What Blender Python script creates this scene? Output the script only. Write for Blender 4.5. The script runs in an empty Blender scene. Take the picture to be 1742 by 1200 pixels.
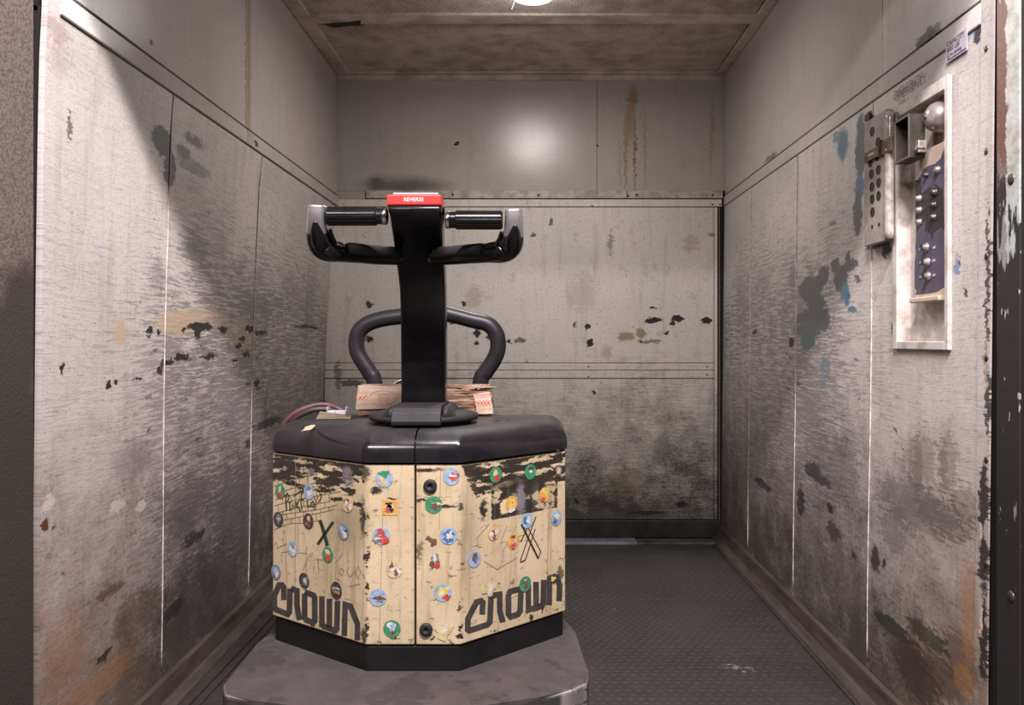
import bpy, bmesh, math, random
from mathutils import Vector, Matrix, noise as mnoise
random.seed(7)
R = random.Random(11)

# ------------------------------------------------------------------ camera, world, lights, exposure
SC = bpy.context.scene
COL = SC.collection
F = 1355.0                      # focal length in pixels of the 1742 x 1200 frame
VX, VY, CZ = 907.0, 580.0, 1.03  # where the cab's depth lines meet, camera height
cam = bpy.data.cameras.new('camera')
cam.sensor_width = 36.0
cam.lens = F*36.0/1742.0
cam.shift_x = -(VX-871.0)/1742.0
cam.shift_y = -(600.0-VY)/1742.0
cam.clip_start = 0.02
camo = bpy.data.objects.new('camera', cam); COL.objects.link(camo)
camo.location = (0, 0, CZ); camo.rotation_euler = (math.pi/2, 0, 0)
SC.camera = camo

w = bpy.data.worlds.new('world'); SC.world = w; w.use_nodes = True
w.node_tree.nodes['Background'].inputs[0].default_value = (0.72, 0.68, 0.74, 1)
w.node_tree.nodes['Background'].inputs[1].default_value = 0.060

def area(name, loc, size, sy, power, col, target=None):
    l = bpy.data.lights.new(name, 'AREA'); l.shape = 'RECTANGLE'; l.size = size; l.size_y = sy
    l.energy = power; l.color = col
    o = bpy.data.objects.new(name, l); COL.objects.link(o); o.location = loc
    if target is not None:
        o.rotation_euler = (Vector(target)-Vector(loc)).to_track_quat('-Z', 'Y').to_euler()
    return o
# fluorescent tubes on the landing outside the cab, up behind the photographer
area('landing_tube_light', (0.22, 0.20, 3.10), 1.15, 0.05, 262, (1.0, 0.905, 0.925), (0.0, 2.4, 1.0))
area('far_landing_tube_light', (-1.45, -1.6, 3.12), 0.9, 0.06, 62, (1.0, 0.92, 0.93), (0.4, 2.6, 1.3))
# bulb of the cab's own ceiling light
pl = bpy.data.lights.new('cab_bulb_light', 'AREA'); pl.shape = 'DISK'; pl.size = 0.17; pl.energy = 12.5; pl.color = (1.0, 0.935, 0.885)
plo = bpy.data.objects.new('cab_bulb_light', pl); COL.objects.link(plo); plo.location = (0.0, 3.03, 2.317)

vs = SC.view_settings
vs.view_transform = 'Standard'; vs.look = 'None'; vs.gamma = 1.0; vs.use_curve_mapping = False
vs.exposure = 0.0

# ------------------------------------------------------------------ geometry of the cab
YF, YB, ZT = 1.655, 4.12, 2.405
ZR0, ZR1 = 1.727, 1.776      # side rails
def tlow(Z): return math.sqrt(max(0.0, (ZR0-Z)/ZR0))
def XL(Y, Z): return -1.012 - tlow(Z)*(0.022+0.068*(Y-YF)/2.465)
def XR(Y, Z): return 0.988 - 0.018*max(0.0, (ZR0-Z)/ZR0)
def ray(px, py): return Vector(((px-VX)/F, 1.0, -(py-VY)/F))
def at(px, py, Y): d = ray(px, py); return Vector((d.x*Y, Y, CZ+d.z*Y))
def on_left(px, py, off=0.0):
    Y = 2.5
    for _ in range(12):
        Z = CZ-(py-VY)*Y/F; Y = (XL(Y, Z)+off)*F/(px-VX)
    return at(px, py, Y)
def on_right(px, py, off=0.0):
    Y = 2.5
    for _ in range(12):
        Z = CZ-(py-VY)*Y/F; Y = (XR(Y, Z)-off)*F/(px-VX)
    return at(px, py, Y)
def on_back(px, py, off=0.0): return at(px, py, YB-off)
def on_floor(px, py, z=0.0): return at(px, py, (CZ-z)*F/(py-VY))
def on_ceil(px, py): return at(px, py, (ZT-CZ)*F/(VY-py))

# ------------------------------------------------------------------ materials
class NB:
    """small node-building helper"""
    def __init__(s, name):
        s.m = bpy.data.materials.new(name); s.m.use_nodes = True
        s.t = s.m.node_tree; s.n = s.t.nodes; s.l = s.t.links
        s.b = s.n['Principled BSDF']
    def put(s, sock, v):
        if isinstance(v, bpy.types.NodeSocket): s.l.new(v, sock)
        elif isinstance(v, (tuple, list)) and len(v) == 3 and sock.type == 'RGBA': sock.default_value = (*v, 1)
        else: sock.default_value = v
    def math(s, op, a, b=0.0, c=None, clamp=False):
        n = s.n.new('ShaderNodeMath'); n.operation = op; n.use_clamp = clamp
        s.put(n.inputs[0], a); s.put(n.inputs[1], b)
        if c is not None: s.put(n.inputs[2], c)
        return n.outputs[0]
    def vmath(s, op, a, b=(0, 0, 0)):
        n = s.n.new('ShaderNodeVectorMath'); n.operation = op
        s.put(n.inputs[0], a); s.put(n.inputs[1], b)
        return n.outputs['Value'] if op in ('LENGTH', 'DOT_PRODUCT') else n.outputs[0]
    def noise(s, v, scale=5.0, detail=6.0, rough=0.6, color=False, dist=0.0):
        n = s.n.new('ShaderNodeTexNoise'); s.put(n.inputs['Vector'], v)
        n.inputs['Scale'].default_value = scale; n.inputs['Detail'].default_value = detail
        n.inputs['Roughness'].default_value = rough; n.inputs['Distortion'].default_value = dist
        return n.outputs['Color'] if color else n.outputs['Fac']
    def voro(s, v, scale=5.0):
        n = s.n.new('ShaderNodeTexVoronoi'); s.put(n.inputs['Vector'], v); n.inputs['Scale'].default_value = scale
        return n.outputs['Distance'], n.outputs['Color']
    def step(s, v, lo, hi):
        n = s.n.new('ShaderNodeMapRange'); n.interpolation_type = 'SMOOTHSTEP'
        s.put(n.inputs['Value'], v); s.put(n.inputs['From Min'], lo); s.put(n.inputs['From Max'], hi)
        return n.outputs[0]
    def mix(s, f, a, b):
        n = s.n.new('ShaderNodeMix'); n.data_type = 'RGBA'
        s.put(n.inputs[0], f); s.put(n.inputs[6], a); s.put(n.inputs[7], b)
        return n.outputs[2]
    def pos(s):
        n = s.n.new('ShaderNodeNewGeometry'); return n.outputs['Position']
    def sep(s, v):
        n = s.n.new('ShaderNodeSeparateXYZ'); s.put(n.inputs[0], v); return n.outputs
    def comb(s, x, y, z=0.0):
        n = s.n.new('ShaderNodeCombineXYZ'); s.put(n.inputs[0], x); s.put(n.inputs[1], y); s.put(n.inputs[2], z); return n.outputs[0]
    def scale(s, v, k): return s.vmath('MULTIPLY', v, k)
    def bump(s, h, strength=0.4, dist=0.002):
        n = s.n.new('ShaderNodeBump'); n.inputs['Strength'].default_value = strength
        n.inputs['Distance'].default_value = dist; s.put(n.inputs['Height'], h); s.l.new(n.outputs[0], s.b.inputs['Normal'])
    def out(s, col, rough=0.5, metal=0.0, spec=0.5):
        s.put(s.b.inputs['Base Color'], col); s.put(s.b.inputs['Roughness'], rough)
        s.put(s.b.inputs['Metallic'], metal); s.put(s.b.inputs['Specular IOR Level'], spec)
        return s.m
    def blobs(s, col, uvd, lst, grain=None):
        """marks with a shape of their own: (u, v, ru, rv, colour, edge, opacity)"""
        for (u, v, ru, rv, c, e, op) in lst:
            d = s.vmath('LENGTH', s.vmath('DIVIDE', s.vmath('SUBTRACT', uvd, (u, v, 0)), (ru, rv, 1)))
            m = s.math('SUBTRACT', 1.0, s.step(d, 1.0-e, 1.0+e))
            if e >= .35 and grain is not None: m = s.math('MULTIPLY', s.step(s.math('MULTIPLY_ADD', grain, 5.0, s.math('SUBTRACT', m, 3.05)), -.22, .22), s.step(m, 0.02, 0.35))
            m = s.math('MULTIPLY', m, op)
            col = s.mix(m, col, c)
        return col

DARK = (0.022, 0.019, 0.018); GREYB = (0.125, 0.128, 0.130); TEAL = (0.115, 0.185, 0.225)
PEACH = (0.48, 0.36, 0.23); RUST = (0.20, 0.085, 0.03); YEL = (0.30, 0.20, 0.055)

def wall_paint(name, axis, amount=1.0, upper=False, marks=(), greenish=0.0, gain=1.0, d0=1.8, d1=2.45):
    b = NB(name)
    p = b.sep(b.pos())
    u = p[1] if axis == 'Y' else p[0]; z = p[2]
    uv = b.comb(u, z)
    jag = b.vmath('ADD', b.scale(b.vmath('SUBTRACT', b.noise(uv, 24, 7, 0.78, color=True), (0.5, 0.5, 0.5)), (0.062, 0.050, 0)),
                 b.scale(b.vmath('SUBTRACT', b.noise(b.scale(uv, (22, 60, 1)), 1, 3, 0.6, color=True), (0.5, 0.5, 0.5)), (0.046, 0.030, 0)))
    uvd = b.vmath('ADD', uv, jag)
    big = b.noise(uv, 1.9, 4, 0.55); mid = b.noise(uv, 9, 6, 0.65); fine = b.noise(uv, 75, 9, 0.82)
    wob = b.vmath('ADD', uv, b.scale(b.noise(uv, 2.2, 2, 0.5, color=True), (0.07, 0.045, 0)))
    st = b.scale(wob, (8.0, 105, 1)); st2 = b.scale(wob, (15, 250, 1))
    n1 = b.noise(st, 1.0, 9, 0.80); n2 = b.noise(st2, 1.0, 6, 0.74)
    vert = b.noise(b.scale(uv, (26, 2.2, 1)), 1.0, 6, 0.65)
    cream = (0.585, 0.535, 0.505)
    cream = tuple(q*gain for q in cream)
    col = b.mix(b.step(big, 0.3, 0.7), cream, tuple(q*gain for q in (0.50, 0.465, 0.435)))
    col = b.mix(b.math('MULTIPLY', b.step(fine, 0.50, 0.62), 0.34 if not upper else .22), col, (0.20, 0.175, 0.16))
    col = b.mix(b.math('MULTIPLY', b.step(vert, 0.50, 0.68), 0.26 if not upper else 0.12), col, (0.24, 0.20, 0.165))
    if greenish: col = b.mix(greenish, col, (0.40*gain, 0.40*gain, 0.30*gain))
    if not upper and axis == 'Y':
        # rub marks left by pallets: long, level scratches that thicken towards the middle of the wall's height
        depth = b.step(u, d0, d1)
        band = b.math('MULTIPLY', b.step(z, 1.66, 1.05), b.step(z, 0.02, 0.25))
        dens = b.math('ADD', b.math('MULTIPLY', big, 0.9), -0.22)
        k = b.math('MULTIPLY', b.math('MULTIPLY', b.math('MULTIPLY_ADD', depth, 0.75, 0.25), b.math('MULTIPLY_ADD', band, 0.75, 0.25)), amount)
        sm = b.step(b.math('ADD', n1, b.math('MULTIPLY', b.math('ADD', dens, b.math('MULTIPLY_ADD', k, 0.45, -0.3)), 0.28)), 0.54, 0.61)
        col = b.mix(b.math('MULTIPLY', sm, b.math('MULTIPLY_ADD', k, 0.62, 0.16)), col, (0.135, 0.122, 0.128))
        s2 = b.step(n2, 0.575, 0.62)
        col = b.mix(b.math('MULTIPLY', s2, b.math('MULTIPLY_ADD', k, 0.80, 0.14)), col, (0.062, 0.052, 0.048))
        lt = b.step(b.noise(b.scale(wob, (17, 210, 7)), 1.0, 7, 0.78), 0.58, 0.66)
        col = b.mix(b.math('MULTIPLY', lt, b.math('MULTIPLY', k, 0.55)), col, (0.60, 0.57, 0.56))
        # single deep gouges, nearly black, short and level
        gg = b.noise(b.scale(uvd, (9, 95, 3)), 1.0, 3, 0.5)
        col = b.mix(b.math('MULTIPLY', b.step(gg, 0.655, 0.675), b.math('MULTIPLY_ADD', k, 0.75, 0.12)), col, (0.045, 0.036, 0.034))
    else:
        s2 = b.step(b.noise(b.scale(wob, (30, 30, 7)), 1.0, 8, 0.75), 0.63, 0.69)
        col = b.mix(b.math('MULTIPLY', s2, 0.10 if upper else 0.45), col, (0.11, 0.10, 0.09))
        if not upper:
            s3 = b.step(b.noise(b.scale(uv, (60, 11, 1)), 1.0, 7, 0.7), 0.60, 0.70)
            col = b.mix(b.math('MULTIPLY', s3, 0.40), col, (0.16, 0.145, 0.135))
    # speckled chips down to dark metal
    if not upper:
        cz = b.math('MULTIPLY', b.step(b.noise(uv, 4.1, 2, 0.5), 0.50, 0.62), 1.0)
        ch = b.step(b.noise(b.scale(uvd, (22, 34, 1)), 1.0, 5, 0.62), 0.665, 0.685)
        col = b.mix(b.math('MULTIPLY', ch, cz), col, (0.045, 0.042, 0.042))
    if not upper:
        sp = b.step(b.noise(b.scale(uv, (120, 90, 1)), 1, 3, .6), .665, .70)
        col = b.mix(b.math('MULTIPLY', sp, .75), col, (.06, .05, .045))
        pk = b.step(b.noise(b.scale(uvd, (11, 9, 4)), 1, 6, .7), .60, .615)
        col = b.mix(b.math('MULTIPLY', pk, .32), col, (.36, .34, .335))
    if not upper:
        # soot and grease building up towards the floor
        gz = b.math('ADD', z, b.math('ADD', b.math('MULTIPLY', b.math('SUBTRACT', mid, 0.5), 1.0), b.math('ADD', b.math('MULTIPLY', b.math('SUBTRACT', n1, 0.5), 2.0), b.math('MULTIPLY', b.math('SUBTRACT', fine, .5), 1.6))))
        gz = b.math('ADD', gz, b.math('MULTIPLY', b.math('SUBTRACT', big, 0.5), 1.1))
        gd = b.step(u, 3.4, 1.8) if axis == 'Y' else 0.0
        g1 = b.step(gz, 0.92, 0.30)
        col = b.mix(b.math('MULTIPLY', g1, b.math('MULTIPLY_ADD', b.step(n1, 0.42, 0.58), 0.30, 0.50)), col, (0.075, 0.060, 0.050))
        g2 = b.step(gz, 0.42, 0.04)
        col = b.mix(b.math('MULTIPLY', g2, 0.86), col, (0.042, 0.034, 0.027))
        if axis == 'Y':
            ru = b.math('MULTIPLY', b.math('MULTIPLY', b.step(b.noise(uv, 13, 7, 0.75), 0.47, 0.68), b.step(z, 0.95, 0.15)), b.step(u, 2.35, 1.75))
            col = b.mix(b.math('MULTIPLY', ru, 0.72), col, (0.25, 0.12, 0.05))
            wm = b.math('MULTIPLY', b.step(z, 1.0, 0.2), b.step(u, 2.3, 1.7))
            col = b.mix(b.math('MULTIPLY', wm, 0.40), col, (0.33, 0.215, 0.155))
    grain = b.math('ADD', b.math('MULTIPLY', n1, .55), b.math('MULTIPLY', b.noise(b.scale(uv, (38, 60, 1)), 1, 7, .78), .45)) if not upper else None
    col = b.blobs(col, uvd, marks, grain)
    rough = b.math('MULTIPLY_ADD', fine, 0.45, 0.20) if not upper else b.math('MULTIPLY_ADD', mid, 0.16, 0.125)
    b.out(col, rough, 0.0, 0.45)
    h = b.math('ADD', b.math('MULTIPLY', n1, 0.6), b.math('ADD', b.math('MULTIPLY', mid, 0.9), b.math('MULTIPLY', fine, 0.9)))
    b.bump(h, 0.55 if not upper else 0.22, 0.004 if not upper else .002)
    return b.m

def M_plain(name, c, rough=0.5, metal=0.0, var=0.25, c2=None, nscale=14, spec=0.5, bump=0.15, stretch=(1, 1, 1), dust=None):
    b = NB(name)
    tc = b.n.new('ShaderNodeTexCoord').outputs['Object']
    n = b.noise(b.scale(tc, stretch), nscale, 6, 0.65)
    c2 = c2 or tuple(x*(1-var) for x in c)
    col = b.mix(b.step(n, 0.35, 0.68), c, c2)
    if dust:
        nz = b.sep(b.n.new('ShaderNodeNewGeometry').outputs['Normal'])[2]
        dm = b.math('MULTIPLY', b.step(nz, 0.45, 0.98), b.math('MULTIPLY_ADD', b.step(b.noise(tc, 7, 6, 0.7), 0.3, 0.7), 0.5, 0.5))
        col = b.mix(dm, col, dust)
        rr = b.math('ADD', b.math('MULTIPLY', dm, 0.45), b.math('MULTIPLY_ADD', n, 0.2, rough-0.1))
    else:
        rr = b.math('MULTIPLY_ADD', n, 0.2, rough-0.1)
    b.out(col, rr, metal, spec)
    if bump: b.bump(n, bump, 0.002)
    return b.m

# ------------------------------------------------------------------ mesh helpers
def me_from(bm, name, mats, smooth=False):
    me = bpy.data.meshes.new(name); bm.normal_update(); bm.to_mesh(me); bm.free()
    for m in (mats if isinstance(mats, (list, tuple)) else [mats]): me.materials.append(m)
    if smooth:
        for p in me.polygons: p.use_smooth = True
    return me
def obj(name, bm, mats, parent=None, smooth=False, loc=None):
    """link bm as one mesh object; loc = origin (mesh stays where it is in the world)"""
    o_par = parent.matrix_world.translation.copy() if parent is not None else Vector((0, 0, 0))
    if parent is not None: o_par = Vector(parent['_o'])
    org = Vector(loc) if loc is not None else o_par
    bmesh.ops.translate(bm, verts=bm.verts, vec=-org)
    me = me_from(bm, name, mats, smooth)
    o = bpy.data.objects.new(name, me); COL.objects.link(o)
    if parent is not None:
        o.parent = parent; o.location = org-o_par
    else: o.location = org
    o['_o'] = tuple(org)
    return o
def empty(name, loc):
    o = bpy.data.objects.new(name, None); COL.objects.link(o); o.location = loc; o['_o'] = tuple(loc)
    o.empty_display_size = 0.05
    return o
def tag(o, label=None, cat=None, group=None, kind=None):
    if label: o['label'] = label
    if cat: o['category'] = cat
    if group: o['group'] = group
    if kind: o['kind'] = kind
    return o
def quad(bm, pts, mi=0):
    f = bm.faces.new([bm.verts.new(p) for p in pts]); f.material_index = mi; return f
def box(bm, lo, hi, bev=0.0, seg=2, mi=0):
    lo, hi = Vector(lo), Vector(hi)
    r = bmesh.ops.create_cube(bm, size=1.0)
    vv = r['verts']
    for v in vv:
        v.co = Vector(((lo[i]+hi[i])/2+v.co[i]*(hi[i]-lo[i]) for i in range(3)))
    fs = set(f for v in vv for f in v.link_faces)
    for f in fs: f.material_index = mi
    if bev > 0:
        es = list(set(e for v in vv for e in v.link_edges))
        r = bmesh.ops.bevel(bm, geom=es, offset=bev, segments=seg, profile=0.5, affect='EDGES')
        for f in r['faces']: f.material_index = mi
def prism(bm, poly, z0, z1, bev=0.0, seg=2):
    """vertical prism over a plan polygon"""
    a = [bm.verts.new((p[0], p[1], z0)) for p in poly]; t = [bm.verts.new((p[0], p[1], z1)) for p in poly]
    n = len(poly); fs = [bm.faces.new(list(reversed(a))), bm.faces.new(t)]
    for i in range(n): fs.append(bm.faces.new((a[i], a[(i+1) % n], t[(i+1) % n], t[i])))
    if bev:
        bmesh.ops.bevel(bm, geom=list(set(e for f in fs for e in f.edges)), offset=bev, segments=seg, profile=0.5, affect='EDGES')
def cyl(bm, c, axis, r, h, seg=20, r2=None, mi=0):
    """solid of height h starting at c along axis"""
    ax = Vector(axis).normalized(); q = ax.to_track_quat('Z', 'Y').to_matrix().to_4x4()
    g = bmesh.ops.create_cone(bm, cap_ends=True, segments=seg, radius1=r, radius2=r if r2 is None else r2, depth=h)
    bmesh.ops.transform(bm, matrix=Matrix.Translation(Vector(c)+ax*h/2) @ q, verts=g['verts'])
    for f in set(f for v in g['verts'] for f in v.link_faces): f.material_index = mi
def lathe(bm, c, axis, prof, seg=28, mi=0):
    """prof = [(r, h)...] turned about axis through c"""
    ax = Vector(axis).normalized(); q = ax.to_track_quat('Z', 'Y').to_matrix()
    rings = []
    for (r, h) in prof:
        if r < 1e-6: rings.append([bm.verts.new(Vector(c)+q @ Vector((0, 0, h)))])
        else: rings.append([bm.verts.new(Vector(c)+q @ Vector((r*math.cos(6.28318531*i/seg), r*math.sin(6.28318531*i/seg), h))) for i in range(seg)])
    for a, b2 in zip(rings, rings[1:]):
        for i in range(seg):
            j = (i+1) % seg
            if len(a) == 1 and len(b2) == 1: continue
            if len(a) == 1: f = bm.faces.new((a[0], b2[j], b2[i]))
            elif len(b2) == 1: f = bm.faces.new((a[i], a[j], b2[0]))
            else: f = bm.faces.new((a[i], a[j], b2[j], b2[i]))
            f.material_index = mi
def catmull(pts, n=8):
    P = [Vector(p) for p in pts]; P = [2*P[0]-P[1]]+P+[2*P[-1]-P[-2]]; out = []
    for i in range(1, len(P)-2):
        for k in range(n):
            t = k/n; a, b2, c, d = P[i-1], P[i], P[i+1], P[i+2]
            out.append(0.5*((2*b2)+(-a+c)*t+(2*a-5*b2+4*c-d)*t*t+(-a+3*b2-3*c+d)*t*t*t))
    out.append(P[-2]); return out
def sweep(bm, path, radii, seg=14, up=(0, 0, 1), sup=2.0, caps=True, mi=0):
    """tube with per-point (rx, ry) superellipse section"""
    P = [Vector(p) for p in path]; rings = []; up = Vector(up)
    for i, p in enumerate(P):
        t = (P[min(i+1, len(P)-1)]-P[max(i-1, 0)]).normalized()
        x = t.cross(up)
        if x.length < 1e-4: x = t.cross(Vector((1, 0, 0)))
        x.normalize(); y = x.cross(t).normalized()
        rr = radii[i] if isinstance(radii, list) else radii
        rx, ry = rr if isinstance(rr, tuple) else (rr, rr)
        ring = []
        for k in range(seg):
            a = 2*math.pi*k/seg; ca, sa = math.cos(a), math.sin(a)
            ring.append(bm.verts.new(p+x*rx*math.copysign(abs(ca)**(2/sup), ca)+y*ry*math.copysign(abs(sa)**(2/sup), sa)))
        rings.append(ring)
    for a, b2 in zip(rings, rings[1:]):
        for k in range(seg):
            f = bm.faces.new((a[k], a[(k+1) % seg], b2[(k+1) % seg], b2[k])); f.material_index = mi
    if caps:
        bm.faces.new(list(reversed(rings[0]))).material_index = mi; bm.faces.new(rings[-1]).material_index = mi
def sheet(bm, fn, u0, u1, z0, z1, nu=6, nz=8, thick=0.01, nrm=(1, 0, 0)):
    """closed panel whose face follows fn(u, z); body goes back by thick against nrm"""
    n = Vector(nrm)*thick; fr, bk = [], []
    for i in range(nu+1):
        for layer, off in ((fr, Vector((0, 0, 0))), (bk, -n)):
            layer.append([bm.verts.new(fn(u0+(u1-u0)*i/nu, z0+(z1-z0)*j/nz)+off) for j in range(nz+1)])
    for i in range(nu):
        for j in range(nz):
            bm.faces.new((fr[i][j], fr[i+1][j], fr[i+1][j+1], fr[i][j+1]))
            bm.faces.new((bk[i][j+1], bk[i+1][j+1], bk[i+1][j], bk[i][j]))
    for i in range(nu):
        bm.faces.new((fr[i+1][0], fr[i][0], bk[i][0], bk[i+1][0])); bm.faces.new((fr[i][nz], fr[i+1][nz], bk[i+1][nz], bk[i][nz]))
    for j in range(nz):
        bm.faces.new((fr[0][j], fr[0][j+1], bk[0][j+1], bk[0][j])); bm.faces.new((fr[nu][j+1], fr[nu][j], bk[nu][j], bk[nu][j+1]))
    bmesh.ops.recalc_face_normals(bm, faces=bm.faces)
def text_mesh(bm, s, size, mat4, mi=0, extr=0.0002, align='LEFT', squash=1.0):
    cu = bpy.data.curves.new('t', 'FONT'); cu.body = s; cu.size = size; cu.extrude = extr; cu.align_x = align
    cu.resolution_u = 2
    o = bpy.data.objects.new('t', cu); COL.objects.link(o)
    dg = bpy.context.evaluated_depsgraph_get(); me = bpy.data.meshes.new_from_object(o.evaluated_get(dg))
    tmp = bmesh.new(); tmp.from_mesh(me)
    for v in tmp.verts: v.co.x *= squash
    tmp.transform(mat4); m2 = bpy.data.meshes.new('t2'); tmp.to_mesh(m2); tmp.free()
    n0 = len(bm.faces); bm.from_mesh(m2); bm.faces.ensure_lookup_table()
    for f in bm.faces[n0:]: f.material_index = mi
    bpy.data.objects.remove(o); bpy.data.meshes.remove(me); bpy.data.meshes.remove(m2); bpy.data.curves.remove(cu)
def frame4(o, x, y):
    x = Vector(x).normalized(); y = Vector(y); z = x.cross(y).normalized(); y = z.cross(x)
    m = Matrix((x, y, z)).transposed().to_4x4(); m.translation = Vector(o); return m
def ribbon(bm, pts, width, place, mi=0, closed=False):
    """flat mitred stroke drawn in 2-D and laid on a surface by place(x, y) -> Vector"""
    P = [Vector(p) for p in pts]; n = len(P); L, Rr = [], []
    for i in range(n):
        a = P[i-1] if (i > 0 or closed) else None; c = P[(i+1) % n] if (i < n-1 or closed) else None
        d1 = (P[i]-a).normalized() if a is not None else (c-P[i]).normalized()
        d2 = (c-P[i]).normalized() if c is not None else d1
        n1 = Vector((-d1.y, d1.x)); n2 = Vector((-d2.y, d2.x)); m = (n1+n2)
        if m.length < 1e-5: m = n1
        m.normalize(); k = min(1.0/max(0.35, m.dot(n1)), 1.6)
        wd = width[i] if isinstance(width, (list, tuple)) else width
        L.append(P[i]+m*wd/2*k); Rr.append(P[i]-m*wd/2*k)
    lv = [bm.verts.new(place(p.x, p.y)) for p in L]; rv = [bm.verts.new(place(p.x, p.y)) for p in Rr]
    for i in range(n if closed else n-1):
        j = (i+1) % n; f = bm.faces.new((lv[i], rv[i], rv[j], lv[j])); f.material_index = mi
def disc(bm, c, ex, ey, n, r, ry=None, h=0.0006, seg=20, mi=0, jag=0.0):
    ry = ry or r; pts = []
    for k in range(seg):
        a = 2*math.pi*k/seg; q = 1+jag*(R.random()-0.5)
        pts.append(Vector(c)+ex*r*q*math.cos(a)+ey*ry*q*math.sin(a))
    lo = [bm.verts.new(p) for p in pts]; hi = [bm.verts.new(p+n*h) for p in pts]
    f = bm.faces.new(hi); f.material_index = mi
    for k in range(seg): g = bm.faces.new((lo[k], lo[(k+1) % seg], hi[(k+1) % seg], hi[k])); g.material_index = mi

# ------------------------------------------------------------------ wall marks (wear with a shape of its own)
def lb(px, py, w2, h2, c, e=0.12, op=1.0):
    p = on_left(px, py); q = on_left(px+w2, py); return (p.y, p.z, abs(q.y-p.y), h2*p.y/F, c, e, op)
def rb(px, py, w2, h2, c, e=0.12, op=1.0):
    p = on_right(px, py); q = on_right(px+w2, py); return (p.y, p.z, abs(q.y-p.y), h2*p.y/F, c, e, op)
def bb(px, py, w2, h2, c, e=0.12, op=1.0):
    p = on_back(px, py); return (p.x, p.z, w2*YB/F, h2*YB/F, c, e, op)
left_marks = [lb(276, 238, 17, 24, GREYB), lb(289, 285, 10, 32, GREYB), lb(312, 258, 12, 12, GREYB, .25, .8), lb(330, 240, 16, 9, GREYB, .3, .8),
  lb(330, 285, 30, 12, GREYB, .5, .55), lb(118, 215, 4.5, 26, (0.16, 0.10, 0.055), .5, .9), lb(95, 52, 26, 22, RUST, .7, .35), lb(100, 100, 24, 30, RUST, .8, .20),
  lb(305, 548, 34, 22, PEACH, .3, .75), lb(352, 540, 38, 16, PEACH, .4, .55), lb(204, 565, 10, 26, PEACH, .25, .8), lb(412, 570, 22, 24, PEACH, .5, .4),
  lb(340, 556, 22, 7, DARK), lb(336, 568, 5, 8, DARK), lb(313, 561, 4, 5, DARK), lb(254, 565, 6, 8, DARK), lb(271, 564, 3.5, 5, DARK), lb(380, 562, 7, 6, DARK),
  lb(424, 559, 7, 6, DARK), lb(412, 578, 5, 6, DARK), lb(442, 566, 12, 5, DARK, .3), lb(405, 589, 6, 4, DARK), lb(420, 603, 6, 4, DARK, .3), lb(526, 556, 20, 3, DARK, .4),
  lb(310, 608, 14, 6, DARK), lb(285, 618, 12, 6, DARK, .2), lb(272, 628, 4.5, 8, DARK), lb(355, 606, 14, 4, DARK, .3), lb(400, 613, 6, 3, DARK, .3), lb(437, 653, 4.5, 6, DARK),
  lb(184, 656, 4.5, 5, DARK), lb(199, 652, 3, 4, DARK), lb(106, 627, 3.5, 10, DARK, .3), lb(233, 646, 7, 2.5, DARK, .3), lb(332, 424, 28, 26, GREYB, .9, .35), lb(268, 470, 14, 34, GREYB, .8, .45),
  lb(450, 520, 40, 22, GREYB, .9, .40), lb(325, 430, 10, 18, (0.2, 0.185, 0.18), .6, .6), lb(190, 425, 7, 34, (0.42, 0.36, 0.27), .9, .45),
  lb(320, 860, 46, 60, (0.09, 0.08, 0.08), .9, .55), lb(405, 860, 40, 90, (0.08, 0.07, 0.07), .9, .60), lb(350, 1010, 60, 80, (0.05, 0.042, 0.04), .9, .6),
  lb(230, 780, 40, 34, (0.16, 0.14, 0.14), .9, .4), lb(190, 1005, 24, 8, (0.11, 0.05, 0.025), .5, .8), lb(175, 1120, 12, 10, DARK, .4, .9), lb(240, 1040, 40, 40, (0.08, 0.05, 0.035), .8, .5),
  lb(165, 1165, 70, 30, (0.30, 0.15, 0.06), .9, .5), lb(110, 1110, 34, 60, (0.26, 0.14, 0.06), .9, .40), lb(73, 894, 5, 11, (0.10, 0.04, 0.02), .3), lb(90, 900, 3, 4, (0.10, 0.04, 0.02), .3),
  lb(330, 915, 18, 12, DARK, .5, .8), lb(293, 1040, 20, 12, DARK, .5, .8), lb(200, 862, 12, 11, (0.50, 0.46, 0.44), .08, .8), lb(240, 862, 9, 9, (0.52, 0.48, 0.46), .08, .8), lb(81, 858, 12, 13, (0.56, 0.49, 0.44), .08, .8),
  lb(82, 945, 6, 8, (0.20, 0.18, 0.15), .3, .8), lb(244, 988, 9, 9, (0.28, 0.25, 0.24), .08, .7), lb(455, 720, 24, 8, DARK, .5, .8), lb(424, 755, 6, 7, DARK, .3, .9)]
left_marks += [lb(47, 320, 5, 42, DARK, .2), lb(53, 385, 2.6, 34, TEAL, .2), lb(47, 445, 7, 36, DARK, .2), lb(52, 430, 2.4, 16, TEAL, .2), lb(45, 620, 2.5, 120, (0.09, 0.055, 0.035), .5, .8), lb(44, 820, 3.5, 60, DARK, .4), lb(47, 862, 4, 14, (0.12, 0.17, 0.24), .3), lb(44, 960, 4, 40, (0.10, 0.05, 0.035), .4), lb(42, 1160, 6, 60, DARK, .2)]
left_marks += [lb(48, 185, 3, 12, DARK, .3), lb(60, 100, 3, 5, (0.06, 0.06, 0.13), .3)]
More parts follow.
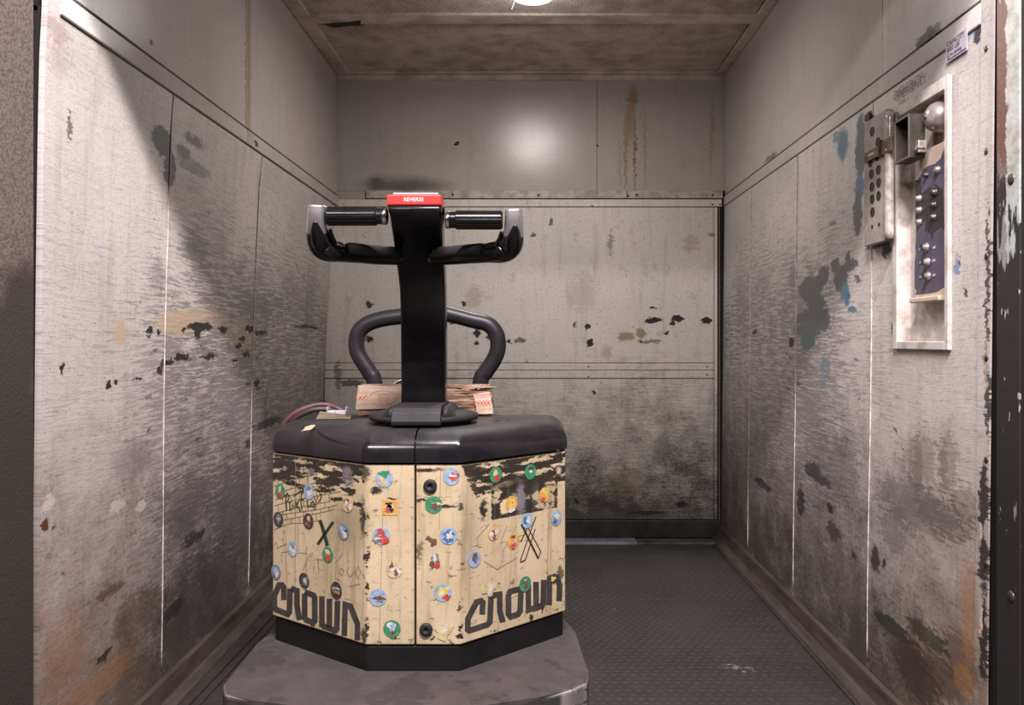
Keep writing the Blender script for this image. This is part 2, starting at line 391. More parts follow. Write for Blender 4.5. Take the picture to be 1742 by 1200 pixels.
right_marks = [rb(1683, 480, 3.5, 130, DARK, .5, .9), rb(1680, 620, 2.5, 60, (.30, .20, .10), .5, .8), rb(1684, 690, 4, 60, DARK, .4, .9), rb(1676, 850, 8, 60, DARK, .35, .95), rb(1676, 960, 8, 50, DARK, .5, .95), rb(1676, 1090, 7, 70, DARK, .5, .95), rb(1673, 905, 3.5, 14, (.5, .42, .35), .2), rb(1672, 1055, 3.5, 22, (.55, .46, .38), .2), rb(1672, 1020, 3, 12, (.4, .3, .22), .2),
  rb(1600, 880, 50, 34, (0.13, 0.11, 0.095), .8, .7), rb(1520, 900, 26, 44, (0.12, 0.105, 0.095), .9, .6), rb(1560, 800, 9, 60, (0.17, 0.14, 0.115), .8, .55), rb(1605, 800, 7, 50, (0.17, 0.14, 0.115), .8, .55), rb(1630, 1120, 34, 50, (0.10, 0.055, 0.03), .8, .7), rb(1560, 1150, 40, 50, (0.045, 0.035, 0.03), .7, .85), rb(1575, 1080, 40, 18, (0.035, 0.03, 0.022), .6, .8),
  rb(1378, 492, 22, 22, GREYB), rb(1388, 518, 16, 18, GREYB), rb(1372, 540, 20, 12, GREYB), rb(1401, 470, 9, 16, GREYB), rb(1420, 452, 8, 12, GREYB), rb(1430, 475, 12, 22, GREYB), rb(1437, 495, 8, 14, TEAL),
  rb(1441, 508, 6, 12, (0.07, 0.15, 0.26), .15), rb(1448, 452, 12, 10, GREYB), rb(1443, 440, 4, 10, GREYB), rb(1398, 545, 14, 20, GREYB), rb(1376, 560, 24, 14, (0.135, 0.155, 0.160)), rb(1374, 582, 13, 12, (0.12, 0.165, 0.165)),
  rb(1448, 527, 8, 5, TEAL), rb(1459, 475, 6, 6, GREYB, .3), rb(1416, 381, 6, 4.5, TEAL), rb(1434, 246, 9, 26, TEAL, .3), rb(1425, 232, 8, 12, TEAL, .4, .8), rb(1464, 250, 9, 55, GREYB, .15), rb(1462, 318, 9, 20, TEAL), rb(1459, 365, 8, 38, GREYB),
  rb(1404, 628, 9, 16, TEAL, .5, .6), rb(1401, 655, 6, 8, TEAL, .5, .6), rb(1346, 583, 4.5, 8, DARK), rb(1284, 566, 4, 4, DARK), rb(1313, 560, 6, 22, GREYB, .8, .4), rb(1349, 470, 5, 34, GREYB, .8, .5),
  rb(1629, 452, 6, 14, (0.17, 0.23, 0.34), .2), rb(1632, 448, 2.2, 5, DARK, .2), rb(1642, 496, 3.5, 9, (0.06, 0.03, 0.025), .3), rb(1600, 432, 2, 3, DARK, .3),
  rb(1662, 52, 8, 22, (0.035, 0.035, 0.05), .1), rb(1648, 58, 12, 14, (0.30, 0.38, 0.42), .4, .7), rb(1492, 415, 20, 7, DARK, .25), rb(1508, 425, 8, 16, DARK, .4), rb(1534, 345, 12, 22, (0.04, 0.025, 0.02), .25),
  rb(1527, 500, 5, 12, (0.40, 0.28, 0.15), .4, .8), rb(1520, 560, 4, 8, DARK, .3), rb(1477, 198, 6, 7, DARK, .2),
  rb(1383, 800, 14, 16, DARK, .5, .85), rb(1400, 820, 14, 9, DARK, .4, .85), rb(1412, 865, 6, 9, (0.04, 0.03, 0.028), .3), rb(1418, 905, 12, 16, (0.06, 0.035, 0.03), .4, .85), rb(1298, 825, 16, 7, DARK, .4, .8), rb(1362, 855, 6, 26, DARK, .4, .85),
  rb(1489, 950, 7, 24, DARK, .3, .9), rb(1505, 960, 4, 6, (0.05, 0.03, 0.025), .3), rb(1452, 945, 4, 5, DARK, .3), rb(1515, 1065, 34, 16, (0.025, 0.028, 0.022), .35, .9), rb(1570, 780, 26, 50, (0.14, 0.12, 0.10), .9, .55), rb(1612, 790, 20, 60, (0.12, 0.10, 0.085), .9, .5),
  rb(1555, 860, 80, 44, (0.10, 0.088, 0.080), .8, .55), rb(1640, 860, 26, 38, (0.10, 0.086, 0.075), .8, .5), rb(1420, 790, 40, 60, (0.10, 0.09, 0.085), .9, .45), rb(1375, 700, 30, 44, (0.17, 0.155, 0.155), .9, .4),
  rb(1650, 1040, 14, 90, (0.30, 0.15, 0.055), .7, .55), rb(1600, 1150, 50, 40, (0.06, 0.04, 0.025), .8, .7), rb(1540, 1110, 40, 30, (0.05, 0.035, 0.028), .7, .7), rb(1640, 1160, 20, 30, (0.34, 0.17, 0.06), .8, .5),
  rb(1440, 980, 40, 60, (0.12, 0.10, 0.095), .9, .40), rb(1595, 560, 2, 5, DARK, .5, .5), rb(1487, 700, 10, 12, (0.62, 0.57, 0.55), .1, .5), rb(1440, 600, 15, 16, (0.52, 0.48, 0.46), .06, .6)]
back_marks = [bb(1112, 545, 16, 5, DARK), bb(1152, 542, 9, 6, DARK), bb(1144, 550, 5, 4, DARK), bb(1203, 546, 9, 6, DARK), bb(1001, 556, 6, 4, DARK), bb(1003, 583, 6, 7, DARK), bb(1134, 568, 3, 4, DARK), bb(866, 582, 4, 4, DARK),
  bb(1065, 573, 13, 9, (0.27, 0.22, 0.11), .3, .85), bb(1090, 567, 9, 8, (0.28, 0.235, 0.12), .1, .85), bb(1107, 581, 16, 4, DARK, .5, .7), bb(1089, 580, 4, 3, DARK, .3), bb(886, 580, 10, 5, (0.06, 0.06, 0.06), .5, .8), bb(1032, 600, 10, 12, PEACH, .7, .5),
  bb(990, 500, 26, 34, (0.46, 0.37, 0.28), .9, .45), bb(805, 505, 16, 20, (0.42, 0.34, 0.25), .8, .5), bb(1175, 415, 14, 16, (0.40, 0.30, 0.22), .8, .45), bb(1112, 524, 5, 2.5, DARK, .4), bb(938, 378, 3, 8, GREYB, .3), bb(907, 400, 5, 4, GREYB, .5),
  bb(1039, 415, 4, 22, GREYB, .8, .6), bb(627, 577, 7, 6, DARK, .3), bb(627, 518, 6, 6, (0.05, 0.05, 0.05), .3), bb(769, 546, 7, 6, (0.05, 0.052, 0.03), .3), bb(811, 567, 6, 7, DARK, .2), bb(810, 583, 5, 4, DARK, .3), bb(833, 574, 5, 5, DARK, .3), bb(790, 518, 4, 4, DARK, .3),
  bb(598, 652, 20, 6, (0.05, 0.05, 0.05), .5, .8), bb(575, 640, 6, 26, GREYB, .6, .7), bb(1010, 668, 3, 3.5, DARK), bb(978, 552, 3, 3, DARK, .3), bb(1125, 765, 14, 22, (0.10, 0.10, 0.105), .9, .5), bb(1070, 820, 40, 20, (0.22, 0.17, 0.10), .9, .4),
  bb(1160, 858, 12, 4, DARK, .4), bb(1010, 796, 3, 3, DARK, .2), bb(980, 852, 3, 5, DARK, .3), bb(1100, 873, 36, 3, DARK, .5, .9), bb(1210, 400, 6, 4, DARK, .4, .6)]
upper_marks = [bb(1079, 165, 6, 18, YEL, .6, .85), bb(1072, 200, 6, 46, YEL, .8, .60), bb(1065, 240, 4, 60, YEL, .8, .45), bb(1080, 260, 1.6, 70, (0.16, 0.08, 0.02), .5, .85), bb(1055, 280, 1.2, 44, YEL, .5, .6), bb(1097, 250, 1.6, 70, YEL, .6, .55), bb(1064, 275, 1.3, 52, YEL, .5, .8),
  bb(1212, 215, 3, 40, YEL, .8, .45), bb(1209, 260, 1.3, 40, YEL, .6, .5), bb(1150, 152, 3, 12, YEL, .8, .3), bb(690, 316, 62, 13, (0.10, 0.095, 0.085), .75, .85), bb(640, 312, 14, 12, (0.10, 0.095, 0.085), .7, .8), bb(840, 255, 40, 8, (0.42, 0.34, 0.31), .9, .4), bb(776, 244, 3, 3.5, DARK, .3),
  bb(920, 200, 60, 90, (0.55, 0.52, 0.50), 1.0, .0), bb(1070, 170, 3, 1.2, (0.2, 0.1, 0.03), .4, .8)]
def col_mark(Y, z, ry, rz, c, e, op): return (Y, z, ry, rz, c, e, op)
yl = on_left(421, 100).y
upl_marks = [(yl, 2.05, 0.020, 0.36, YEL, .9, .55), (yl+.03, 2.05, 0.008, 0.34, YEL, .8, .45), (yl-.012, 2.0, 0.006, 0.36, (0.20, 0.13, 0.05), .8, .5), (on_left(500, 150).y, 2.0, .10, .30, (0.45, 0.38, 0.27), 1.0, .35), lb(258, 72, 5, 4, DARK, .3, .8), lb(434, 246, 3, 4, DARK, .3, .9)]

M_left = wall_paint('left_wall_paint', 'Y', 1.0, marks=left_marks)
M_right = wall_paint('right_wall_paint', 'Y', 0.9, marks=right_marks, d0=2.05, d1=2.7)
M_back = wall_paint('back_wall_paint', 'X', 0.5, marks=back_marks, greenish=0.22, gain=1.50)
M_backup = wall_paint('back_upper_paint', 'X', upper=True, marks=upper_marks, greenish=0.12, gain=.86)
M_upleft = wall_paint('upper_left_paint', 'Y', upper=True, marks=upl_marks, gain=.84)
M_upright = wall_paint('upper_right_paint', 'Y', upper=True, gain=.86, marks=[rb(1575, 62, 17, 12, (0.05, 0.045, 0.035), .2, .9), rb(1590, 52, 9, 8, DARK, .3, .8), rb(1310, 268, 10, 5, DARK, .5, .7), (2.25, 2.1, .02, .3, (0.62, 0.58, 0.55), .8, .5)])
M_plainpaint = M_plain('chipped_cream_paint', (0.55, 0.50, 0.465), 0.42, 0, c2=(0.33, 0.285, 0.25), nscale=22, bump=0.3)
M_ceil = M_plain('grimy_ceiling_paint', (0.66, 0.57, 0.50), 0.5, 0, c2=(0.40, 0.33, 0.275), nscale=9, bump=0.2)
M_bead = M_plain('weld_bead_paint', (0.66, 0.60, 0.56), 0.4, 0, c2=(0.34, 0.29, 0.25), nscale=10, stretch=(1, 1, 4))
M_black = M_plain('dark_gap', (0.012, 0.011, 0.011), 0.6, 0)
M_steel = M_plain('dark_steel', (0.055, 0.05, 0.05), 0.45, 0.6, c2=(0.02, 0.018, 0.018), nscale=20, bump=0.3)
M_screw = M_plain('grimy_screw', (0.14, 0.11, 0.09), 0.4, 0.7, c2=(0.04, 0.03, 0.03))

# ------------------------------------------------------------------ the setting
# floor
def floor_material():
    b = NB('worn_tread_plate')
    p = b.pos(); n = b.noise(p, 2.2, 5, 0.6); n2 = b.noise(p, 40, 6, 0.7)
    col = b.mix(b.step(n, 0.35, 0.65), (0.043, 0.039, 0.037), (0.030, 0.028, 0.026))
    col = b.mix(b.math('MULTIPLY', b.step(n2, 0.5, 0.75), 0.4), col, (0.10, 0.09, 0.085))
    uvd = b.vmath('ADD', p, b.scale(b.noise(p, 30, 5, 0.7, color=True), (0.10, 0.10, 0)))
    s1 = on_floor(1245, 1138); s2 = on_floor(1268, 1140); s3 = on_floor(1045, 1040)
    for s_, r_ in ((s1, .030), (s2, .026), (s3, .016)):
        d = b.vmath('LENGTH', b.vmath('SUBTRACT', uvd, (s_.x+.05, s_.y+.05, 0)))
        mk = b.math('MULTIPLY', b.math('SUBTRACT', 1.0, b.step(d, r_*.3, r_*1.2)), b.step(n2, .5, .6))
        col = b.mix(b.math('MULTIPLY', mk, .8), col, (0.42, 0.37, 0.34))
    b.out(col, b.math('MULTIPLY_ADD', n2, 0.3, 0.30), 0.25, 0.5)
    b.bump(n2, 0.25, 0.002)
    return b.m
M_floor = floor_material()
bm = bmesh.new(); box(bm, (-1.14, YF-0.02, -0.03), (1.04, YB+0.01, 0.0)); floor = obj('floor', bm, M_floor); tag(floor, kind='structure')
bm = bmesh.new()
c45, s45 = math.cos(math.radians(20)), math.sin(math.radians(20))
for iy in range(86):
    y = YF+0.03+iy*0.0275
    for ix in range(58):
        x = -0.90+ix*0.031+(iy % 2)*0.0155
        if x > 0.89 or y > YB-0.06: continue
        dx, dy = (c45, s45) if iy % 2 else (c45, -s45)
        L, W, H = 0.0095, 0.0030, 0.0010
        a = [Vector((x+dx*L, y+dy*L, 0)), Vector((x-dy*W, y+dx*W, 0)), Vector((x-dx*L, y-dy*L, 0)), Vector((x+dy*W, y-dx*W, 0))]
        t1, t2 = bm.verts.new((x+dx*L*.55, y+dy*L*.55, H)), bm.verts.new((x-dx*L*.55, y-dy*L*.55, H))
        A = [bm.verts.new(p) for p in a]
        bm.faces.new((A[0], A[1], t1)); bm.faces.new((A[1], t2, t1)); bm.faces.new((A[1], A[2], t2)); bm.faces.new((A[2], A[3], t2)); bm.faces.new((A[3], t1, t2)); bm.faces.new((A[3], A[0], t1))
M_lug = M_plain('worn_lug_metal', (0.050, 0.045, 0.043), 0.42, 0.25, c2=(0.036, 0.033, 0.031), nscale=3)
o = obj('tread_pattern', bm, M_lug, floor); tag(o, kind='stuff')
# side floor strips with recessed joints
for sgn, x0, x1, x2 in ((1, 0.903, 0.932, 0.975), (-1, -0.935, -0.965, -1.06)):
    for a, c in ((x0, x1), (x1, x2)):
        lo, hi = min(a, c)+.003, max(a, c)-.003
        bm = bmesh.new(); box(bm, (lo, YF, -0.002), (hi, YB-0.12, 0.007), 0.0015); obj('floor_strip', bm, M_floor, floor)
# walls -----------------------------------------------------------------
def fnL(off=0.0): return lambda y, z: Vector((XL(y, z)+off, y, z))
def fnR(off=0.0): return lambda y, z: Vector((XR(y, z)-off, y, z))
bm = bmesh.new(); sheet(bm, fnL(-0.012), YF, YB+.02, 0.0, ZR0, 8, 14, 0.02); bmU = None
box(bm, (-1.060, YF, ZR0-.01), (-1.030, YB+.02, ZT+.03)); wl = obj('wall_left', bm, M_black); tag(wl, kind='structure')
bm = bmesh.new(); sheet(bm, fnR(-0.012), 1.704, YB+.02, 0.0, ZR0, 8, 14, 0.02, (-1, 0, 0)); box(bm, (1.004, 1.704, ZR0-.01), (1.035, YB+.02, ZT+.03)); wr = obj('wall_right', bm, M_black); tag(wr, kind='structure')
g = 0.0022
YsL = [YF, 1.70, 2.243, 2.985, 3.72, YB-.004]
for i in range(len(YsL)-1):
    bm = bmesh.new()
    if i == 0:
        sheet(bm, fnL(0.004), YsL[0], YsL[1]-g, 0.055, ZR0, 3, 16, 0.013); sheet(bm, lambda y, z: Vector((-1.008, y, z)), YsL[0], YsL[1]-g, ZR0, ZT, 3, 8, 0.013)
    else: sheet(bm, fnL(0), YsL[i]+g, YsL[i+1]-g, 0.055, ZR0-.004, 5, 16, 0.013)
    obj('lower_panel' if i else 'edge_strip', bm, M_left, wl, smooth=False)
YsR = [1.702, 1.752, 2.312, 2.972, 3.60, YB-.004]
for i in range(len(YsR)-1):
    bm = bmesh.new()
    if i == 0:
        sheet(bm, fnR(0.004), YsR[0], YsR[1]-g, 0.055, ZR0, 3, 16, 0.004, (-1, 0, 0)); sheet(bm, lambda y, z: Vector((0.984, y, z)), YsR[0], YsR[1]-g, ZR0, ZT, 3, 8, 0.004, (-1, 0, 0))
    else: sheet(bm, fnR(0), YsR[i]+g, YsR[i+1]-g, 0.055, ZR0-.004, 5, 16, 0.013, (-1, 0, 0))
    obj('lower_panel' if i else 'edge_strip', bm, M_right, wr)
for Ys, fn, par in ((YsL[2:4], fnL(0.001), wl), (YsR[2:5], fnR(0.001), wr)):
    for y in Ys:
        bm = bmesh.new(); pts = [fn(y+0.004*math.sin(z*5), z) for z in [0.10+i*0.06 for i in range(28)]]
        sweep(bm, pts, [(0.0020+0.0006*math.sin(i*2.3),)*2 for i in range(len(pts))], 6, up=(1, 0, 0))
        obj('weld_bead', bm, M_bead, par, smooth=True)
# upper side panels
for (Ya, Yb_) in ((1.702, 2.835), (2.839, YB-.003)):
    bm = bmesh.new(); box(bm, (-1.045, Ya, ZR1+.009), (-1.012, Yb_, ZT+.02), 0.001, 1); obj('upper_panel', bm, M_upleft, wl)
for (Ya, Yb_) in ((1.754, 2.255), (2.259, YB-.003)):
    bm = bmesh.new(); box(bm, (0.990, Ya, ZR1+.009), (1.02, Yb_, ZT+.02), 0.001, 1); obj('upper_panel', bm, M_upright, wr)
bm = bmesh.new(); box(bm, (-1.06, 1.701, ZR0), (-1.007, YB-.003, ZR1), 0.003, 2); obj('rail', bm, M_upleft, wl)
bm = bmesh.new(); box(bm, (0.984, 1.753, ZR0), (1.04, YB-.003, ZR1), 0.003, 2); obj('rail', bm, M_upright, wr)
# back wall
zb = lambda py: CZ-(py-VY)*YB/F
xb = lambda px: (px-VX)*YB/F
bm = bmesh.new(); box(bm, (-1.12, YB+.006, 0), (1.02, YB+.03, ZT+.03)); wb = obj('wall_back', bm, M_black); tag(wb, kind='structure')
def bpanel(name, x0, x1, z0, z1, off=0.0, mat=None, bev=0.0015):
    bm = bmesh.new(); box(bm, (x0, YB-off, z0), (x1, YB+.008, z1), bev, 1); return obj(name, bm, mat or M_back, wb)
xseam = xb(1016)
bpanel('upper_panel', -1.02, xseam-.0008, zb(325)+.001, ZT, 0, M_backup); bpanel('upper_panel', xseam+.0008, 0.992, zb(325)+.001, ZT, 0, M_backup)
bpanel('ceiling_trim', -1.012, 0.990, zb(137), ZT-.002, 0.012, M_ceil)
bpanel('batten', xb(623), xb(1066), zb(338.5)+.001, zb(325), 0.012, M_plainpaint, .002); bpanel('batten', xb(1067), xb(1229), zb(338.5)+.001, zb(325), 0.012, M_plainpaint, .002)
bpanel('under_panel', -1.02, xb(622), zb(339), zb(325), 0.0, M_backup)
bpanel('strip', -1.08, xb(1228), zb(352)+.001, zb(339.5), 0.004, M_back)
bpanel('lower_panel', -1.10, xb(1214), zb(617.5), zb(352.5)-.001, 0, M_back)
bpanel('edge_strip', xb(1215), xb(1220.5), zb(884), zb(353), 0.002, M_back)
bpanel('corner_bar', xb(1222.8), xb(1225.0), zb(888), zb(353), 0.004, M_plain('corner_bar_paint', (0.16, 0.15, 0.14), .5))
bpanel('middle_strip', -1.10, xb(1214), zb(630)+.001, zb(618.5), 0.005, M_back); bpanel('middle_strip', -1.10, xb(1214), zb(643.5), zb(630.5), 0.005, M_back)
bpanel('bottom_panel', -1.12, xb(1214), zb(884), zb(644.5), 0, M_back)
bpanel('baseboard_back', -1.12, 0.97, 0.012, zb(885), 0.012, M_plain('grease_black_baseboard', (0.045, 0.038, 0.026), .55, 0, c2=(0.018, 0.015, 0.012), nscale=10), .004)
bm = bmesh.new(); box(bm, (-1.05, YB-.105, 0.0), (xb(1080), YB-.006, 0.012), .002); o = obj('sill_strip', bm, M_plain('pale_sill_metal', (0.27, 0.26, 0.31), .5, 0.2, c2=(0.14, 0.13, 0.15), nscale=16), floor); tag(o, 'pale bluish metal strip')
bm = bmesh.new(); box(bm, (xb(1081), YB-.105, 0.0), (xb(1216), YB-.006, 0.010), .002); obj('sill_strip', bm, M_plain('dirty_sill_metal', (0.11, 0.10, 0.10), .5, 0.2, c2=(0.05, 0.045, 0.045), nscale=10), floor)
def screw(c, n, r=0.006, par=wb):
    bm = bmesh.new(); lathe(bm, c, n, [(0, 0.0028), (r*.6, 0.0026), (r, 0.001), (r*1.05, -0.001)], 10); return obj('screw', bm, M_screw, par, smooth=True)
for px, py in ((678, 331), (770, 331), (916, 332), (1069, 333), (1083, 332), (1212, 332)): screw(at(px, py, YB-.013), (0, -1, 0))
for px, py in ((1007, 350), (1212, 348), (1225, 348), (1001, 624), (1001, 641), (1203, 624), (1203, 638)): screw(at(px, py, YB-.006), (0, -1, 0), .004)
for px, py in ((777, 245), (1016, 248)): screw(at(px, py, YB-.001), (0, -1, 0), .006)
# screws down the front edge strips
for py in (248, 505, 760, 985):
    screw(on_left(48, py, .004), (1, 0, 0), .007, wl)
for py in (83, 258, 436, 610, 783, 960, 1130):
    screw(on_right(1678, py, .004), (-1, 0, 0), .007, wr)
# baseboards
M_basebd = M_plain('greasy_baseboard', (0.060, 0.047, 0.040), 0.5, 0.1, c2=(0.030, 0.024, 0.02), nscale=5, stretch=(8, 1, 8), bump=0.4)
for side, sg in (('left', -1), ('right', 1)):
    bm = bmesh.new(); rows = []
    for y in [YF+i*(YB-YF-.02)/10 for i in range(11)]:
        xw = XL(y, .06)+.001 if sg < 0 else XR(y, .06)-.001
        prof = [(xw, .078), (xw-sg*.012, .072), (xw-sg*.018, .050), (xw-sg*.026, .030), (xw-sg*.052, .012), (xw-sg*.056, 0.0), (xw, 0.0)]
        rows.append([bm.verts.new((a, y, c)) for a, c in prof])
    for a, c in zip(rows, rows[1:]):
        for k in range(7): bm.faces.new((a[k], a[(k+1) % 7], c[(k+1) % 7], c[k]))
    bm.faces.new(rows[0]); bm.faces.new(list(reversed(rows[-1]))); bmesh.ops.recalc_face_normals(bm, faces=bm.faces)
    o = obj('baseboard_'+side, bm, M_basebd); tag(o, kind='structure')
# ceiling ------------------------------------------------------------------
bm = bmesh.new(); box(bm, (-1.06, YF, ZT+.06), (1.04, YB+.03, ZT+.08)); ceil = obj('ceiling', bm, M_black); tag(ceil, kind='structure')
tear0, tear1 = on_ceil(556, 43), on_ceil(614, 34)
def mesh_panel(y0, y1):
    bm = bmesh.new(); W, H = 0.0284, 0.0096; ny = int((y1-y0)/H); nx = int(1.93/W)
    for j in range(ny):
        for i in range(nx):
            x = -0.965+W*(i+0.5+(0.5 if j % 2 else 0)); y = y0+H*(j+.5)
            if x > 0.955: continue
            if y0 > 3.4 and j < 5+int(3*mnoise.noise(Vector((x*14, 0, 0)))) and tear0.x-.02 < x < tear1.x: continue
            zz = ZT+0.006+0.004*mnoise.noise(Vector((x*2.5, y*2.5, 0)))
            o4 = [(-.5, -.5), (.5, -.5), (.5, .5), (-.5, .5)]; i4 = [(0, -.36), (.31, 0), (0, .36), (-.31, 0)]
            O = [bm.verts.new((x+a*W, y+c*H, zz)) for a, c in o4]; I = [bm.verts.new((x+a*W, y+c*H, zz+.0015)) for a, c in i4]
            for k in range(4):
                bm.faces.new((O[k], O[(k+1) % 4], I[k])); bm.faces.new((O[(k+1) % 4], I[(k+1) % 4], I[k]))
    o = obj('mesh_panel', bm, M_ceil, ceil); tag(o, kind='stuff')
mesh_panel(1.74, 2.46); mesh_panel(2.54, 3.36); mesh_panel(3.44, 4.085)
for (y0, y1) in ((YF, 1.74), (2.45, 2.55), (3.355, 3.445), (4.08, YB)):
    bm = bmesh.new(); box(bm, (-1.01, y0, ZT-.004), (0.988, y1, ZT+.012), .002); obj('cross_bar', bm, M_ceil, ceil)
for (x0, x1) in ((-1.010, -0.945), (0.945, 0.989)):
    bm = bmesh.new(); box(bm, (x0, YF, ZT-.003), (x1, YB, ZT+.010), .002); obj('side_bar', bm, M_ceil, ceil)
# black sheet added in place of the dark torn opening at the cross bar
bm = bmesh.new()
tp = [on_ceil(px, py)+Vector((0, 0, -.0055)) for px, py in ((553, 40), (566, 37), (590, 36), (614, 33), (613, 38), (606, 43), (598, 42), (585, 43), (572, 45), (562, 44))]
f = bm.faces.new([bm.verts.new(p) for p in tp]); r = bmesh.ops.extrude_face_region(bm, geom=[f]); bmesh.ops.translate(bm, verts=[v for v in r['geom'] if isinstance(v, bmesh.types.BMVert)], vec=(0, 0, .004))
o = obj('torn_gap_patch', bm, M_black, ceil); tag(o, 'black patch standing in for the dark torn gap in the ceiling')

# ceiling light
lt = empty('ceiling_light', (0, 3.03, ZT-.004)); tag(lt, 'round lit ceiling lamp with a hanging chain in the mesh ceiling', 'lamp')
b = NB('lamp_glass'); b.out((0.9, 0.88, 0.85), 0.3); b.b.inputs['Emission Color'].default_value = (1.0, 0.95, 0.98, 1); b.b.inputs['Emission Strength'].default_value = 30.0
M_lamp = b.m
bm = bmesh.new(); lathe(bm, (0, 3.03, ZT-.006), (0, 0, -1), [(0.128, 0.0), (0.132, 0.008), (0.12, 0.016), (0.105, 0.018)], 32); obj('rim', bm, M_plain('lamp_rim', (.4, .36, .33), .4), lt, smooth=True)
bm = bmesh.new(); lathe(bm, (0, 3.03, ZT-.015), (0, 0, -1), [(0.106, 0.0), (0.098, 0.030), (0.075, 0.052), (0.04, 0.065), (0, 0.068)], 32); lampg = obj('globe', bm, M_lamp, lt, smooth=True)
M_chrome = M_plain('chrome', (0.72, 0.70, 0.71), 0.18, 1.0, c2=(0.5, 0.48, 0.49), bump=0.03)
for k in range(7):
    bm = bmesh.new(); q = at(877-k*1.1, -6+k*3.6, 3.14); bmesh.ops.create_uvsphere(bm, u_segments=8, v_segments=6, radius=0.0042); bmesh.ops.translate(bm, verts=bm.verts, vec=q); obj('chain_bead', bm, M_chrome, lt, smooth=True)

# ------------------------------------------------------------------ the landing side: jambs, header, landing floor
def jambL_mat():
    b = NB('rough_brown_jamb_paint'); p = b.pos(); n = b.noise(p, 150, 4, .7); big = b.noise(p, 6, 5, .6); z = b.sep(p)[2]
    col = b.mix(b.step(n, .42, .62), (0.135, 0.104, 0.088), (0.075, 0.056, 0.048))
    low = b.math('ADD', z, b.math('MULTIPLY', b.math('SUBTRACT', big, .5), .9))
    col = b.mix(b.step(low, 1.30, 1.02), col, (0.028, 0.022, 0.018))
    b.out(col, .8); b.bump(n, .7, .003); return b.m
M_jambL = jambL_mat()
def jambR_mat():
    b = NB('flaking_jamb_paint'); p = b.sep(b.pos()); uv = b.comb(p[1], p[2])
    n = b.noise(uv, 28, 6, 0.65); big = b.noise(b.scale(uv, (22, 4, 1)), 1, 5, 0.6)
    col = b.mix(b.step(n, .4, .7), (0.42, 0.43, 0.39), (0.27, 0.26, 0.22))
    edge = b.math('ADD', b.math('MULTIPLY', b.math('SUBTRACT', n, .5), .045), p[1])
    col = b.mix(b.step(edge, 1.617, 1.621), col, (0.13, 0.06, 0.045))
    blue = b.step(b.math('ADD', p[2], b.math('MULTIPLY', big, .4)), 1.62, 1.42)
    col = b.mix(b.math('MULTIPLY', blue, .5), col, (0.33, 0.40, 0.43))
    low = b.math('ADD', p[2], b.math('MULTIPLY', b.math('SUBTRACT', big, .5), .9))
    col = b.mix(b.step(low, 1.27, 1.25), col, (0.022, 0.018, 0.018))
    pt = b.step(b.noise(b.scale(uv, (60, 18, 1)), 1, 3, .5), .66, .68)
    col = b.mix(b.math('MULTIPLY', pt, b.step(p[2], .4, .9)), col, (0.30, 0.31, 0.29))
    b.out(col, .45); b.bump(n, .4, .003); return b.m
M_jambR = jambR_mat()
M_land = M_plain('landing_wall_paint', (0.16, 0.13, 0.12), 0.7, 0, nscale=6)
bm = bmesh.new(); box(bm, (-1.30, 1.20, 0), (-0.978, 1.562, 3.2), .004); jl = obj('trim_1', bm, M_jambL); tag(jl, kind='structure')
bm = bmesh.new(); box(bm, (-1.045, 1.585, 0), (-1.0345, 1.640, 2.6), .002); o = obj('trim_3', bm, M_black); tag(o, kind='structure')
bm = bmesh.new(); box(bm, (0.962, 1.574, 0), (1.30, 1.655, 2.6), .003); jr = obj('trim_2', bm, M_jambR); tag(jr, kind='structure')
bm = bmesh.new(); box(bm, (0.962, 1.20, 0), (1.30, 1.572, 3.2), .003); o = obj('trim_4', bm, M_black); tag(o, kind='structure')
bm = bmesh.new(); box(bm, (-1.30, 1.20, 2.27), (1.30, 1.60, 3.2), .004); o = obj('trim_5', bm, M_land); tag(o, kind='structure')
bm = bmesh.new(); box(bm, (-1.6, 1.60, 0), (-1.09, 1.66, 2.7)); o = obj('trim_6', bm, M_black); tag(o, kind='structure')
bm = bmesh.new(); box(bm, (-1.30, 1.50, -0.03), (1.30, YF-.03, -0.002), .001); o = obj('trim_7', bm, M_steel); tag(o, kind='structure')
for px, py in ((1724, 305), (1725, 1015)):
    p = Vector((0.9615, 1.603, CZ-(py-VY)*1.603/F)); screw(p, (-1, 0, 0), .011, jr)
# landing side walls and floor
bm = bmesh.new(); box(bm, (-3.2, 1.20, 0), (-1.30, 1.30, 3.3)); box(bm, (1.30, 1.20, 0), (3.2, 1.30, 3.3)); o = obj('wall_front', bm, M_land); tag(o, kind='structure')
bm = bmesh.new(); box(bm, (-3.2, -3.0, -0.03), (3.2, 1.48, -0.001)); o = obj('trim_8', bm, M_plain('landing_concrete', (0.12, 0.11, 0.10), .7, nscale=3)); tag(o, 'landing floor'); tag(o, kind='structure')

# ------------------------------------------------------------------ pallet truck
PA, PL, PR, PD = Vector((-.664, 2.03, 0)), Vector((-.386, 1.832, 0)), Vector((-.167, 1.832, 0)), Vector((.083, 2.062, 0))
ZC0, ZC1, ZH, YK = .330, .745, .822, 2.285
XS = (706-VX)*1.83/F        # seam between the two cover halves
truck = empty('pallet_truck', (-.29, 1.95, 0)); tag(truck, 'cream and black walk-behind pallet truck with stickered cover and loop handle', 'pallet truck')
def facet(A, B):
    d = (B-A).normalized(); n = Vector((d.y, -d.x, 0))
    def hit(px, py, off=0.0):
        r = ray(px, py); c = Vector((0, 0, CZ)); k = (A-c).dot(n)/r.dot(n); return c+r*k+n*off
    return d, n, hit
FLc, FCc, FRc = facet(PA, PL), facet(PL, PR), facet(PR, PD)
LEN = [0, (PL-PA).length, (PL-PA).length+(PR-PL).length]
def fac(px): return FLc if px < 619 else (FCc if px < 784 else FRc)
